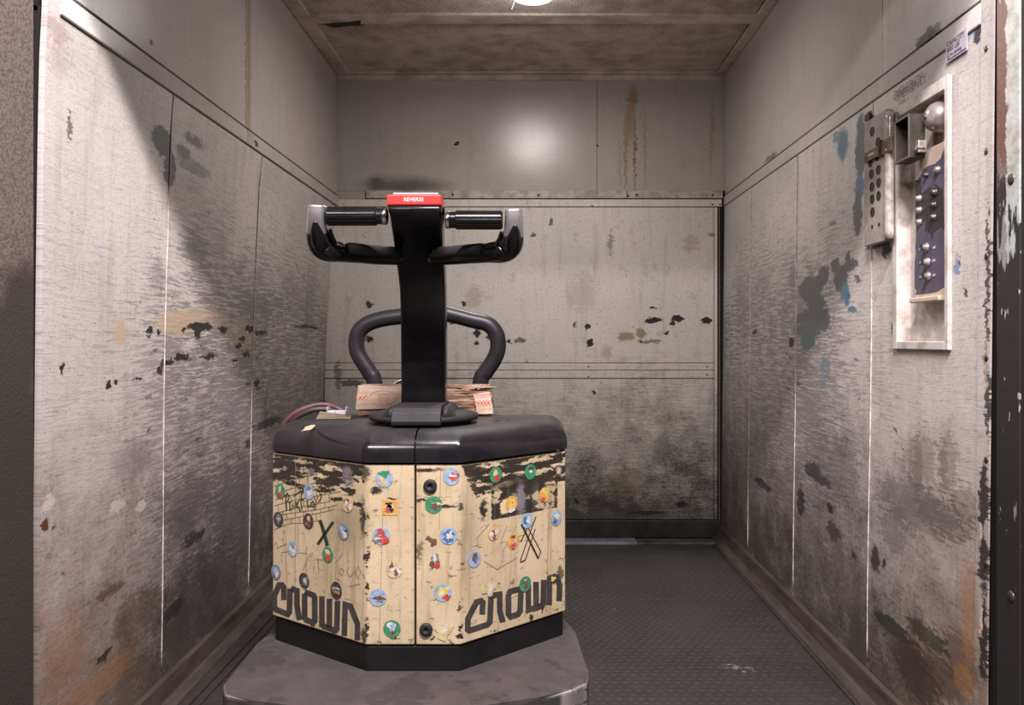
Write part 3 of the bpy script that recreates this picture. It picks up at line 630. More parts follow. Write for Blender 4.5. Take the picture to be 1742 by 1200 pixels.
def suv(px, py, F3=None):
    F3 = F3 or fac(px); p = F3[2](px, py); A, s0 = ((PA, 0.0) if F3 is FLc else ((PL, LEN[1]) if F3 is FCc else (PR, LEN[2])))
    return (p-A).dot(F3[0])+s0, p.z
def cb(px, py, w2, h2, c, e=.15, op=1.0):
    u, v = suv(px, py); u2, _ = suv(px+(w2 if px+w2 < 960 else -w2), py, fac(px)); return (u, v, abs(u2-u), h2*1.93/F, c, e, op)
SCR = (0.024, 0.019, 0.014)
cover_marks = [cb(590, 900, 26, 36, (.15, .12, .08), 1.0, .55), cb(797, 905, 14, 60, (.2, .16, .1), 1.0, .5), cb(640, 835, 9, 6, SCR, .3), cb(668, 850, 10, 2, SCR, .3), cb(617, 880, 4, 30, SCR, .4, .9), cb(575, 850, 14, 3.5, SCR, .25), cb(608, 858, 10, 4, SCR, .3),
  cb(619, 805, 10, 12, SCR, .4, .9), cb(590, 810, 9, 16, (.16, .13, .12), .3, .8), 
  cb(890, 820, 60, 8, SCR, .5, .8), cb(860, 862, 9, 13, (.58, .47, .28), .15, .9), cb(886, 850, 8, 26, (.16, .15, .17), .4, .9), cb(912, 845, 7, 9, (.5, .42, .27), .3, .7), cb(822, 868, 5, 16, SCR, .4), cb(758, 862, 18, 3, SCR, .4), cb(716, 852, 10, 3, SCR, .4),
  cb(722, 800, 14, 4, SCR, .4), cb(745, 800, 14, 3, SCR, .4, .8), cb(953, 975, 4, 14, SCR, .3, .8), cb(618, 1085, 4, 16, SCR, .4, .9), cb(714, 940, 5, 16, SCR, .5, .7), cb(500, 790, 14, 5, SCR, .4, .8), cb(478, 795, 8, 4, SCR, .4, .8)]
def cover_mat():
    b = NB('scuffed_cream_paint'); uv = b.n.new('ShaderNodeUVMap').outputs[0]
    p = b.sep(uv); z = p[1]
    jag = b.vmath('ADD', b.scale(b.vmath('SUBTRACT', b.noise(uv, 40, 7, .8, color=True), (.5, .5, .5)), (.034, .022, 0)), b.scale(b.vmath('SUBTRACT', b.noise(b.scale(uv, (40, 150, 1)), 1, 3, .6, color=True), (.5, .5, .5)), (.028, .010, 0))); uvd = b.vmath('ADD', uv, jag)
    n = b.noise(uv, 7, 5, .6); vert = b.noise(b.scale(uv, (42, 3, 1)), 1, 6, .65); fine = b.noise(uv, 130, 5, .7)
    col = b.mix(b.step(n, .35, .7), (0.50, 0.405, 0.268), (0.42, 0.332, 0.205))
    col = b.mix(b.math('MULTIPLY', b.step(vert, .50, .66), .5), col, (.24, .17, .09))
    col = b.mix(b.math('MULTIPLY', b.step(fine, .55, .7), .25), col, (.22, .16, .09))
    sp = b.step(b.noise(b.scale(uvd, (70, 60, 1)), 1, 5, .65), .62, .645); col = b.mix(b.math('MULTIPLY', sp, .8), col, (.10, .07, .045))
    ln = b.step(b.noise(b.scale(uvd, (13, 150, 3)), 1, 4, .6), .655, .68); col = b.mix(b.math('MULTIPLY', ln, .8), col, SCR)
    dirt = b.step(b.noise(uv, 5, 7, .75), .48, .70); col = b.mix(b.math('MULTIPLY', dirt, .38), col, (.20, .145, .08))
    # paint scraped off along the top edge, in level streaks
    s = b.noise(b.scale(uvd, (11, 62, 1)), 1, 7, .66)
    side = b.step(b.math('ABSOLUTE', b.math('SUBTRACT', p[0], LEN[1]+.11)), .09, .16)
    lo = b.math('SUBTRACT', .724, b.math('MULTIPLY', side, .095))
    am = b.step(z, lo, b.math('ADD', lo, .05))
    thr = b.math('SUBTRACT', .80, b.math('MULTIPLY', am, .345))
    scr = b.math('MULTIPLY', b.step(s, thr, b.math('ADD', thr, .02)), b.step(z, .744, .740))
    col = b.mix(scr, col, SCR)
    # chips down to the primer along corners and the lower edge
    ch = b.noise(b.scale(uvd, (42, 36, 1)), 1, 4, .6)
    e1 = b.step(b.math('ABSOLUTE', b.math('SUBTRACT', p[0], LEN[1])), .020, .004); e2 = b.step(b.math('ABSOLUTE', b.math('SUBTRACT', p[0], LEN[2])), .020, .004)
    e3 = b.step(z, ZC0+.035, ZC0+.004); e = b.math('MAXIMUM', b.math('MAXIMUM', e1, e2), e3)
    tt = b.math('SUBTRACT', .70, b.math('MULTIPLY', e, .125))
    col = b.mix(b.step(ch, tt, b.math('ADD', tt, .02)), col, SCR)
    ua, ub = suv(836, 850)[0], suv(948, 850)[0]; va, vb = suv(850, 883)[1], suv(850, 826)[1]
    q = b.sep(b.vmath('ADD', uv, b.scale(b.vmath('SUBTRACT', uvd, uv), (.35, .25, 0))))
    rect = b.math('MULTIPLY', b.math('MULTIPLY', b.step(q[0], ua-.001, ua+.001), b.step(q[0], ub+.001, ub-.001)), b.math('MULTIPLY', b.step(q[1], va-.001, va+.001), b.step(q[1], vb+.012, vb-.004)))
    hole = b.step(b.noise(b.scale(uvd, (17, 20, 5)), 1, 6, .65), .545, .56)
    vst = b.step(b.noise(b.scale(uv, (60, 5, 1)), 1, 5, .7), .46, .6)
    col = b.mix(b.math('MULTIPLY', rect, b.math('SUBTRACT', 1.0, b.math('MULTIPLY', hole, .85))), col, b.mix(b.math('MULTIPLY', vst, .35), SCR, (.10, .085, .07)))
    col = b.blobs(col, uvd, cover_marks)
    b.out(col, b.math('MULTIPLY_ADD', n, .2, .36), 0, .45); b.bump(b.math('ADD', b.math('MULTIPLY', scr, -.6), fine), .25, .0015); return b.m
M_cover = cover_mat()
M_blackp = M_plain('scuffed_black_paint', (0.008, 0.007, 0.009), 0.16, 0, c2=(0.014, 0.012, 0.014), nscale=20, spec=.5, bump=0.02, dust=(0.022, 0.020, 0.021))
M_basep = M_plain('dull_black_base', (0.011, 0.010, 0.010), 0.45, 0, c2=(0.006, .006, .006), nscale=14, bump=.2, spec=.2)
M_rubber = M_plain('dusty_black_plastic', (0.020, 0.0175, 0.019), 0.6, 0, c2=(0.013, .0115, .012), nscale=20, bump=.08, spec=.3)
M_gloss = M_plain('glossy_black_plastic', (0.0045, 0.004, 0.005), 0.22, 0, c2=(0.006, .0055, .006), nscale=30, bump=.02, spec=.35)
M_tube = M_plain('dusty_guard_tube', (0.018, 0.016, 0.019), 0.42, 0.1, c2=(0.011, .010, .012), nscale=18, bump=.08, spec=.3)
# cover halves (each: closed shell with UV = distance along the face, height)
def cover_half(poly, s0):
    bm = bmesh.new(); uvl = bm.loops.layers.uv.new('UVMap'); nz = 2; th = .012
    s = [s0]
    for a, c in zip(poly, poly[1:]): s.append(s[-1]+(c-a).length)
    F_, B_ = [], []
    for i, p in enumerate(poly):
        ns = []
        if i > 0: d = (p-poly[i-1]).normalized(); ns.append(Vector((d.y, -d.x, 0)))
        if i < len(poly)-1: d = (poly[i+1]-p).normalized(); ns.append(Vector((d.y, -d.x, 0)))
        n = sum(ns, Vector((0, 0, 0))).normalized()
        F_.append([bm.verts.new((p.x, p.y, z)) for z in (ZC0, ZC1)]); B_.append([bm.verts.new((p.x-n.x*th, p.y-n.y*th, z)) for z in (ZC0, ZC1)])
    fs = []
    for i in range(len(poly)-1):
        f = bm.faces.new((F_[i][0], F_[i+1][0], F_[i+1][1], F_[i][1])); fs.append(f)
        bm.faces.new((B_[i][1], B_[i+1][1], B_[i+1][0], B_[i][0]))
        bm.faces.new((F_[i+1][0], F_[i][0], B_[i][0], B_[i+1][0])); bm.faces.new((F_[i][1], F_[i+1][1], B_[i+1][1], B_[i][1]))
    bm.faces.new((F_[0][0], F_[0][1], B_[0][1], B_[0][0])); k = -1; bm.faces.new((F_[k][1], F_[k][0], B_[k][0], B_[k][1]))
    bmesh.ops.recalc_face_normals(bm, faces=bm.faces)
    bmesh.ops.bevel(bm, geom=list(bm.edges), offset=.003, segments=2, profile=.5, affect='EDGES')
    # unwrap along the polyline
    for f in bm.faces:
        for l in f.loops:
            p = l.vert.co; best = None
            for i in range(len(poly)-1):
                d = (poly[i+1]-poly[i]); L = d.length; t = min(1, max(0, (Vector((p.x, p.y, 0))-poly[i]).dot(d)/L/L)); q = poly[i]+d*t
                dd = (Vector((p.x, p.y, 0))-q).length
                if best is None or dd < best[0]: best = (dd, s[i]+t*L)
            l[uvl].uv = (best[1], p.z)
    return bm
S0 = Vector((XS-.0022, 1.832, 0)); S1 = Vector((XS+.0022, 1.832, 0))
backL, backR = Vector((PA.x-.004, YK-.02, 0)), Vector((PD.x+.004, YK-.02, 0))
cvL = obj('cover_panel', cover_half([backL, PA, PL, S0], -(PA-backL).length), M_cover, truck); tag(cvL, 'left half of scuffed cream cover')
cvR = obj('cover_panel', cover_half([S1, PR, PD, backR], LEN[1]+(S1-PL).length), M_cover, truck); tag(cvR, 'right half of scuffed cream cover')
# inner body behind the cover, base, lower unit
def shrink(poly, k): 
    c = sum(poly, Vector((0, 0, 0)))/len(poly); return [c+(p-c)*(1-k) for p in poly]
foot = [PA, PL, PR, PD, Vector((PD.x, YK, 0)), Vector((PA.x, YK, 0))]
bm = bmesh.new(); prism(bm, shrink(foot, .06), .28, .80, .004); obj('chassis', bm, M_black, truck)
bm = bmesh.new(); prism(bm, shrink(foot, .018), .262, .327, .004); obj('base', bm, M_basep, truck)
# hood: rounded black cap in two halves
def hood_rings(off_in, z): 
    base = [PA, PL, PR, PD, Vector((PD.x, YK, 0)), Vector((PA.x, YK, 0))]; n = len(base); out = []
    for i in range(n):
        p, a, c = base[i], base[i-1], base[(i+1) % n]
        d1 = (p-a).normalized(); d2 = (c-p).normalized(); n1 = Vector((d1.y, -d1.x, 0)); n2 = Vector((d2.y, -d2.x, 0))
        m = (n1+n2).normalized(); k = off_in/max(.5, m.dot(n1)); out.append(p-m*k+Vector((0, 0, z)))
    return out
bm = bmesh.new(); prof = [(-.005, .750), (-.006, .756)]; rr = .056
for i in range(9):
    a = math.radians(90*i/8); prof.append((-.006+rr*(1-math.cos(a)), .767+(ZH-.767)*math.sin(a)))
rings = []
for k, z in prof:
    ring = hood_rings(k, z); dd = []
    # round the plan corners a little by splitting each corner point
    n = len(ring)
    for i in range(n):
        p, a, c = ring[i], ring[i-1], ring[(i+1) % n]
        r_ = .022 if i in (0, 3) else .010
        p1 = p+(a-p).normalized()*r_; p2 = p+(c-p).normalized()*r_
        for t in (0, .33, .67, 1): dd.append(p1*(1-t)**2+p*2*t*(1-t)+p2*t*t)
    rings.append([bm.verts.new(v) for v in dd])
for a, c in zip(rings, rings[1:]):
    m = len(a)
    for i in range(m): bm.faces.new((a[i], a[(i+1) % m], c[(i+1) % m], c[i]))
bm.faces.new(rings[-1]); bm.faces.new(list(reversed(rings[0])))
for sg, lab in ((-1, 'left half of black hood'), (1, 'right half of black hood')):
    h = bm.copy(); res = bmesh.ops.bisect_plane(h, geom=list(h.verts)+list(h.edges)+list(h.faces), plane_co=(XS+sg*.0018, 0, 0), plane_no=(-sg, 0, 0), clear_outer=True)
    bmesh.ops.holes_fill(h, edges=[e for e in h.edges if e.is_boundary]); bmesh.ops.recalc_face_normals(h, faces=h.faces)
    o = obj('hood', h, M_blackp, truck); o['label'] = lab
    wn = o.modifiers.new('wn', 'WEIGHTED_NORMAL'); wn.keep_sharp = True; wn.weight = 100
    for p in o.data.polygons: p.use_smooth = abs(p.normal.z) < .97 and abs(p.normal.x) < .999
bm.free()
# lower unit in front of the body
lower = [Vector((-.70, 2.02, 0)), Vector((-.69, 1.77, 0)), Vector((-.665, 1.715, 0)), Vector((-.60, 1.688, 0)), Vector((-.49, 1.660, 0)), Vector((-.39, 1.637, 0)), Vector((-.29, 1.630, 0)), Vector((-.19, 1.640, 0)), Vector((-.09, 1.668, 0)), Vector((.02, 1.705, 0)), Vector((.085, 1.738, 0)), Vector((.122, 1.775, 0)), Vector((.128, 1.83, 0)), Vector((.112, 2.09, 0)), Vector((.085, 2.20, 0)), Vector((-.66, 2.20, 0)), Vector((-.675, 2.07, 0))]
def skirt_mat():
    b = NB('worn_drive_cover'); tc = b.pos(); n = b.noise(tc, 11, 7, .7); s = b.noise(b.scale(tc, (12, 12, 46)), 1, 7, .7)
    nm = b.sep(b.n.new('ShaderNodeNewGeometry').outputs['Normal'])[2]; side = b.step(nm, .6, .35); edge = b.math('MULTIPLY', b.step(nm, .93, .80), b.step(nm, .25, .45))
    col = b.mix(b.step(n, .35, .65), (0.066, 0.056, 0.056), (0.047, 0.041, 0.041))
    dark = b.step(b.noise(tc, 5, 6, .7), .56, .585); col = b.mix(b.math('MULTIPLY', dark, .55), col, (.026, .023, .023))
    col = b.mix(b.math('MULTIPLY', side, b.step(s, .40, .6)), col, (.03, .026, .026))
    wear = b.math('MAXIMUM', b.math('MULTIPLY', edge, b.step(n, .38, .46)), b.math('MULTIPLY', side, b.step(s, .66, .70)))
    x = b.sep(tc)[0]; wear = b.math('MAXIMUM', wear, b.math('MULTIPLY', b.math('MULTIPLY', side, b.step(s, .42, .47)), b.math('MULTIPLY', b.step(x, .055, .075), b.step(x, .125, .11))))
    col = b.mix(wear, col, (.52, .48, .48))
    b.out(col, b.math('SUBTRACT', .55, b.math('MULTIPLY', wear, .25)), b.math('MULTIPLY', wear, .8)); b.bump(n, .15, .002); return b.m
M_skirt = skirt_mat()
bm = bmesh.new(); prism(bm, lower, .05, .268, .009, 3); obj('drive_cover', bm, M_skirt, truck, smooth=False)
# forks, battery, wheels behind and below
bm = bmesh.new(); box(bm, (-.63, YK+.008, .13), (.05, YK+.20, .70), .006); o = obj('battery_box', bm, M_steel, truck)
for x in (-.50, -.08):
    bm = bmesh.new(); prism(bm, [Vector((x-.08, YK+.15, 0)), Vector((x+.08, YK+.15, 0)), Vector((x+.08, 3.38, 0)), Vector((x+.05, 3.46, 0)), Vector((x-.05, 3.46, 0)), Vector((x-.08, 3.38, 0))], .035, .095, .005); obj('fork', bm, M_steel, truck)
    for y in (3.25, 3.33):
        bm = bmesh.new(); cyl(bm, (x-.04, y, .042), (1, 0, 0), .0345, .08, 18); obj('load_wheel', bm, M_rubber, truck)
bm = bmesh.new(); cyl(bm, (-.33, 1.95, .128), (1, 0, 0), .120, .08, 28); obj('drive_wheel', bm, M_rubber, truck)
# fasteners
for px, py, r_ in ((732, 827, .0155), (725, 1071, .0150)):
    c = FCc[2](px, py, .003); bm = bmesh.new(); lathe(bm, c, FCc[1], [(r_, -.002), (r_, .002), (r_*.8, .0045), (r_*.33, .0052), (r_*.30, .001), (0, .001)], 24); obj('fastener', bm, M_rubber, truck, smooth=True)
# handle column -------------------------------------------------------------
def colpt(cx, py, Y): return at(cx, py, Y)
cpath = [(719.5, 703, 2.005, 37.5), (719.5, 660, 2.003, 37.5), (719.5, 600, 2.0, 38), (719, 540, 1.992, 38), (718.3, 495, 1.972, 38.5), (715.5, 460, 1.925, 39.8), (712, 425, 1.865, 41), (709, 392, 1.79, 43), (707, 366, 1.722, 44.6), (705.5, 359, 1.715, 45.2), (704.5, 349.5, 1.715, 45.8)]
bm = bmesh.new(); rings = []
for i, (cx, py, Y, hw) in enumerate(cpath):
    c = colpt(cx, py, Y); hx = hw*Y/F; dp = .055 if i < 8 else .07
    n = Vector((0, 1, 0)) if i < 4 else (Vector((0, .95, .15)) if i < 5 else Vector((0, .9, .42)).normalized() if i < 9 else Vector((0, 1, -.1)))
    rc = .007; ring = []
    for (sx, sy, a0) in ((-1, 0, 180), (1, 0, 270), (1, 1, 0), (-1, 1, 90)):
        for a in (0, 30, 60, 90):
            t = math.radians(a0+a); ox = sx*(hx-rc)+rc*math.cos(t); oy = (rc if sy == 0 else dp-rc)+rc*math.sin(t)
            ring.append(bm.verts.new(c+Vector((ox, 0, 0))+n*oy))
    rings.append(ring)
for a, c in zip(rings, rings[1:]):
    for k in range(16): bm.faces.new((a[k], a[(k+1) % 16], c[(k+1) % 16], c[k]))
bm.faces.new(list(reversed(rings[0]))); bm.faces.new(rings[-1]); bmesh.ops.recalc_face_normals(bm, faces=bm.faces)
colm = obj('handle_column', bm, M_gloss, truck, smooth=True)
c = at(704, 340, 1.715); hx = 46.3*1.715/F
bm = bmesh.new(); box(bm, (c.x-hx, c.y-.002, c.z-.0118), (c.x+hx, c.y+.062, c.z+.0112), .003, 3)
b = NB('red_plastic'); b.out((0.62, 0.025, 0.02), .32); M_red = b.m
btn = obj('reversing_button', bm, M_red, truck); tag(btn, 'red button with white lettering')
bm = bmesh.new(); text_mesh(bm, 'REVERSE', .0115, frame4((c.x, c.y-.0026, c.z-.0035), (1, 0, 0), (0, 0, 1)), align='CENTER', squash=1.0); obj('lettering', bm, M_plain('white_print', (.9, .8, .8), .5, 0, var=.05), btn)
bm = bmesh.new(); box(bm, (c.x-hx+.012, c.y+.004, c.z+.0105), (c.x+hx-.006, c.y+.055, c.z+.0165), .0025, 2); obj('button_cap', bm, M_plain('grey_clear_cap', (.28, .27, .28), .25, 0), btn)
# grips and loop
YG = 1.722
M_silver = M_plain('worn_silver_casting', (0.60, 0.57, 0.59), 0.36, 0.9, c2=(0.42, .40, .42), nscale=10, bump=.05)
for x0, x1, yy in ((548, 657, 368), (759, 863, 374.5)):
    a, c = at(x0, yy, YG), at(x1, yy, YG); L = (c-a).length; bm = bmesh.new(); ax = (c-a).normalized()
    inn = 1 if x0 < 600 else -1; s, e = (a, ax) if inn > 0 else (c, -ax)
    seg = 48; P = [(.017, .010), (.0205, .014), (.0205, L-.022), (.0175, L-.020), (.0175, L-.010), (.0185, L-.009), (.0185, L-.007)]
    q = e.to_track_quat('Z', 'Y').to_matrix(); rg = []
    for r_, h in P:
        rg.append([bm.verts.new(s+q @ Vector(((r_-(.0016 if (k % 4 == 0 and r_ > .02) else 0))*math.cos(2*math.pi*k/seg), (r_-(.0016 if (k % 4 == 0 and r_ > .02) else 0))*math.sin(2*math.pi*k/seg), h))) for k in range(seg)])
    for u_, v_ in zip(rg, rg[1:]):
        for k in range(seg): bm.faces.new((u_[k], u_[(k+1) % seg], v_[(k+1) % seg], v_[k]))
    bm.faces.new(list(reversed(rg[0]))); bm.faces.new(rg[-1]); bmesh.ops.recalc_face_normals(bm, faces=bm.faces)
    gr = obj('grip', bm, M_gloss, truck); tag(gr, 'ribbed black grip')
    bm = bmesh.new(); lathe(bm, s+e*(L-.010), e, [(.0165, 0), (.0185, .001), (.0185, .0105), (.0165, .012)], 28); obj('grip_collar', bm, M_chrome, gr, smooth=True)
for side, arm, tongue in ((-1, [(540.5, 350, 1.722), (540, 367, 1.724), (540, 385, 1.730), (541, 402, 1.740), (546.5, 417, 1.757), (559, 426, 1.778), (582, 430, 1.800)],
                          [(537, 376, 1.710), (539, 395, 1.718), (545, 414, 1.736), (556, 427, 1.758)]),
                     (1, [(873.5, 357, 1.722), (874, 373, 1.724), (874, 391, 1.730), (872.5, 407, 1.740), (867, 420, 1.757), (855, 428, 1.778), (830, 431, 1.800)],
                         [(877, 382, 1.710), (875, 401, 1.718), (869, 418, 1.736), (857, 428, 1.758)])):
    full = catmull([at(*a) for a in arm], 5); pts = full[:14]; n = len(pts); rad = []
    for i in range(n):
        t = i/(n-1); w0 = .0165+.0045*t; rad.append((w0+.0012, .021))
    bm = bmesh.new(); sweep(bm, pts, rad, 24, up=(0, 1, 0), sup=3.6); bmesh.ops.recalc_face_normals(bm, faces=bm.faces)
    lp = obj('handle_arm', bm, M_silver, truck, smooth=True); tag(lp, 'silver casting with black lower half')
    pts = full[13:]; n = len(pts); bm = bmesh.new(); sweep(bm, pts, [(.0216+.0042*math.sin(math.pi*i/(n-1)), .0214) for i in range(n)], 24, up=(0, 1, 0), sup=3.6); bmesh.ops.recalc_face_normals(bm, faces=bm.faces); obj('arm_lower', bm, M_gloss, lp, smooth=True)
    pts = catmull([at(*a) for a in tongue], 6); n = len(pts)
    bm = bmesh.new(); sweep(bm, pts, [(.003+.0165*min(1, (i/(n-1))*1.7)**.7, .012) for i in range(n)], 16, up=(0, 1, 0), sup=2.4); obj('arm_cover', bm, M_gloss, lp, smooth=True)
    # black cover carrying on round the corner into the cross bar
    barp = ([(553, 420, 1.757), (561, 427, 1.765), (580, 431, 1.785), (610, 433, 1.815), (645, 436, 1.845), (680, 437, 1.87)] if side < 0 else [(860, 422, 1.757), (853, 428, 1.765), (832, 432, 1.785), (800, 434, 1.815), (770, 436, 1.845), (735, 437, 1.87)])
    pts = catmull([at(*a) for a in barp], 6); n = len(pts); bm = bmesh.new()
    sweep(bm, pts, [(.021, .0235-.0040*min(1, i/(n-1)*2.4)) for i in range(n)], 18, up=(0, 0, 1), sup=2.5); bmesh.ops.recalc_face_normals(bm, faces=bm.faces)
    o = obj('cross_bar', bm, M_rubber if False else M_gloss, truck, smooth=True)
    bp = ([(592, 423, 1.778), (620, 425.5, 1.803), (650, 428.5, 1.830), (676, 430, 1.852)] if side < 0 else [(822, 424, 1.778), (795, 426, 1.803), (770, 428.5, 1.830), (742, 430, 1.852)])
    pts = [at(*a) for a in bp]; bm = bmesh.new(); sweep(bm, pts, (.017, .013), 14, up=(0, 0, 1), sup=3); obj('bar_pad', bm, M_rubber, o, smooth=True)
    tr = ([(560, 392, 1.735), (565, 405, 1.75), (573, 420, 1.77), (586, 429, 1.785), (600, 430, 1.79)] if side < 0 else [(855, 396, 1.735), (850, 408, 1.75), (843, 420, 1.77), (834, 429, 1.785), (822, 430, 1.79)])
    pts = catmull([at(*a) for a in tr], 4); bm = bmesh.new(); sweep(bm, pts, (.006, .006), 10, up=(0, 0, 1)); obj('thumb_lever', bm, M_gloss, truck, smooth=True)
# pivot boot
cx, cy = -.278, 2.03
bm = bmesh.new()
def dome(bm, c, rx, ry, h, z0, seg=40, k=8, p=2.2):
    rg = []
    for j in range(k+1):
        t = j/k; rr_ = (1-t**p)**(1/p) if t < 1 else 0
        rg.append([bm.verts.new((c[0]+rx*rr_*math.cos(2*math.pi*i/seg), c[1]+ry*rr_*math.sin(2*math.pi*i/seg), z0+h*t)) for i in range(seg)] if rr_ > 0 else [bm.verts.new((c[0], c[1], z0+h))])
    for a, c2 in zip(rg, rg[1:]):
        for i in range(seg):
            if len(c2) == 1: bm.faces.new((a[i], a[(i+1) % seg], c2[0]))
            else: bm.faces.new((a[i], a[(i+1) % seg], c2[(i+1) % seg], c2[i]))
    bm.faces.new(list(reversed(rg[0])))
lathe(bm, (cx, cy, .822), (0, 0, 1), [(.118, 0), (.118, .009), (.136, .010), (.139, .016), (.137, .023), (.110, .030), (.06, .034), (0, .035)], 48)
bt = obj('pivot_boot', bm, M_rubber, truck, smooth=True)
for sg in (-1, 1):
    bm = bmesh.new(); rg = []
    for (dx, zt) in ((.062, .871), (.072, .868), (.080, .860), (.088, .850), (.100, .845), (.118, .842)):
        x = cx+sg*dx; yf = cy-math.sqrt(max(.0004, .137**2-dx**2)); rg.append([bm.verts.new(p) for p in ((x, yf+.002, .838), (x, yf+.006, zt-.008 if zt > .85 else zt-.003), (x, yf+.018, zt), (x, cy+.05, zt), (x, cy+.06, .838))])
    for a, c2 in zip(rg, rg[1:]):
        for k in range(5): bm.faces.new((a[k], a[(k+1) % 5], c2[(k+1) % 5], c2[k]))
    bm.faces.new(rg[0]); bm.faces.new(list(reversed(rg[-1]))); bmesh.ops.recalc_face_normals(bm, faces=bm.faces); obj('boot_wing', bm, M_rubber, truck, smooth=True)
bm = bmesh.new(); yf = cy-.142; rg = []
for x in (cx-.0585, cx+.0585):
    rg.append([bm.verts.new((x, y, z)) for y, z in ((yf, .829), (yf-.003, .838), (yf+.004, .858), (yf+.014, .870), (yf+.03, .875), (cy+.04, .875), (cy+.04, .829))])
for k in range(7): bm.faces.new((rg[0][k], rg[0][(k+1) % 7], rg[1][(k+1) % 7], rg[1][k]))
bm.faces.new(rg[0]); bm.faces.new(list(reversed(rg[1]))); bmesh.ops.recalc_face_normals(bm, faces=bm.faces); bmesh.ops.bevel(bm, geom=list(bm.edges), offset=.0015, segments=2, profile=.5, affect='EDGES')
obj('boot_block', bm, M_rubber, truck)
# load guard tube
YT = 2.36
gp = [(641, 668), (638, 658), (629, 634), (616, 614), (607.5, 597), (607, 575), (614, 560), (630, 549), (655, 542), (685, 538), (712, 532), (742, 530), (770, 536), (800, 544), (828, 551), (842, 564), (847, 580), (846, 598), (838, 616), (826, 634), (817, 656), (815, 668)]
gp2 = [at(x, y, YT) for x, y in gp]; gp2[0].z = gp2[-1].z = .69
bm = bmesh.new(); sweep(bm, catmull(gp2, 5), .0235, 18, up=(0, 1, 0)); obj('load_guard', bm, M_tube, truck, smooth=True)
# hood details
hz = ZH+.0003
bm = bmesh.new(); q = at(855, 716.5, (CZ-ZH)*F/136.5); lathe(bm, (q.x, q.y, ZH), (0, 0, 1), [(.020, 0), (.019, .0022), (.013, .0024), (.012, .0006), (0, .0006)], 28); obj('hole_plug', bm, M_black, truck, smooth=True)
M_tan = M_plain('torn_tan_tape', (.48, .38, .26), .7, 0, c2=(.34, .26, .17), nscale=40)
def on_hood(px, py): return at(px, py, (CZ-ZH)*F/(py-VY))
bm = bmesh.new(); tp = [on_hood(x, y)+Vector((0, 0, .0006)) for x, y in ((512, 734.5), (517, 731), (519, 727), (529, 724), (537, 723), (534, 728), (528, 732), (520, 733))]
f = bm.faces.new([bm.verts.new(p) for p in tp]); o = obj('tape_scrap', bm, M_tan, truck); tag(o, 'torn tan tape scrap on hood')
# battery connector and leads
M_lead = M_plain('dark_red_lead', (.105, .040, .040), .5, 0, c2=(.045, .025, .027), nscale=20); M_lead2 = M_plain('black_lead', (.035, .026, .028), .5, 0)
for pts, m_ in (([(584, 701, 2.27), (572, 694, 2.27), (555, 689, 2.26), (535, 690, 2.25), (512, 698, 2.24), (496, 708, 2.24), (484, 722, 2.245), (474, 745, 2.25)], M_lead), ([(574, 703, 2.255), (560, 697, 2.245), (535, 697, 2.235), (512, 706, 2.235), (497, 717, 2.24), (487, 730, 2.26), (478, 748, 2.27)], M_lead2)):
    bm = bmesh.new(); sweep(bm, catmull([at(*p) for p in pts], 6), .0075, 12, up=(0, 1, 0)); obj('battery_lead', bm, m_, truck, smooth=True)
M_white = M_plain('dirty_white_plastic', (.62, .58, .62), .5, 0, c2=(.5, .47, .5), nscale=20)
p0, p1 = at(557, 713, 2.215), at(587, 699.5, 2.215); bm = bmesh.new(); box(bm, (p0.x, 2.215, .824), (p1.x, 2.245, p1.z), .001)
for k in range(4):
    z = .827+k*.0052
    for x, s_ in ((p0.x, -1), (p1.x, 1)): box(bm, (min(x, x+s_*.003), 2.216, z), (max(x, x+s_*.003), 2.244, z+.0028))
con = obj('battery_connector', bm, M_white, truck); tag(con, 'white toothed connector block')
for px, py, r_ in ((570.5, 701.5, .0014), (570.5, 705.5, .0026), (571, 709.8, .0024), (576, 710.5, .0010), (581.5, 710.5, .0010)):
    bm = bmesh.new(); disc(bm, at(px, py, 2.2152), Vector((1, 0, 0)), Vector((0, 0, 1)), Vector((0, -1, 0)), r_, h=.0005, seg=12); obj('hole', bm, M_black, con)
# card lying on the hood
bm = bmesh.new(); quad(bm, [(at(534, 714.5, 2.12)*1).xyz*0+Vector((on_hood(534, 715.5).x, 2.100, ZH+.0022)), Vector((on_hood(592, 715.5).x, 2.108, ZH+.0022)), Vector((on_hood(592, 712.5).x, 2.17, ZH+.005)), Vector((on_hood(538, 712.5).x, 2.165, ZH+.016))])
r = bmesh.ops.extrude_face_region(bm, geom=list(bm.faces)); bmesh.ops.translate(bm, verts=[v for v in r['geom'] if isinstance(v, bmesh.types.BMVert)], vec=(0, 0, -.0010))
o = obj('paper_card', bm, M_tan, loc=(-.58, 2.12, ZH)); tag(o, 'small tan paper card lying on the black hood by the white connector', 'card')

# ---- writing, drawings and stickers on the cover ---------------------------
M_logo = M_plain('grey_logo_vinyl', (.034, .030, .028), .5, 0, c2=(.052, .045, .038), nscale=40)
M_pen = M_plain('black_marker', (.03, .022, .015), .6, 0); M_pencil = M_plain('faint_pencil', (.26, .19, .11), .7, 0); M_dgreen = M_plain('dark_green_marker', (.018, .030, .022), .5, 0)
def _mk(o): o['kind'] = 'stuff'; return o
def placer(F3, off): return lambda x, y: F3[2](x, y, off)
def strokes(name, F3, lst, wd, mat, par, off=.0007, label=None):
    bm = bmesh.new()
    for st in lst:
        ww = wd
        if isinstance(st, dict): ww = st['w']; st = st['p']
        ribbon(bm, st, ww, placer(F3, off))
    o = obj(name, bm, mat, par)
    if label: o['label'] = label
    if len(lst) > 2: o['kind'] = 'stuff'
    return o
zL = lambda pts: [(450+x/5.716, 900+y/5.716) for x, y in pts]
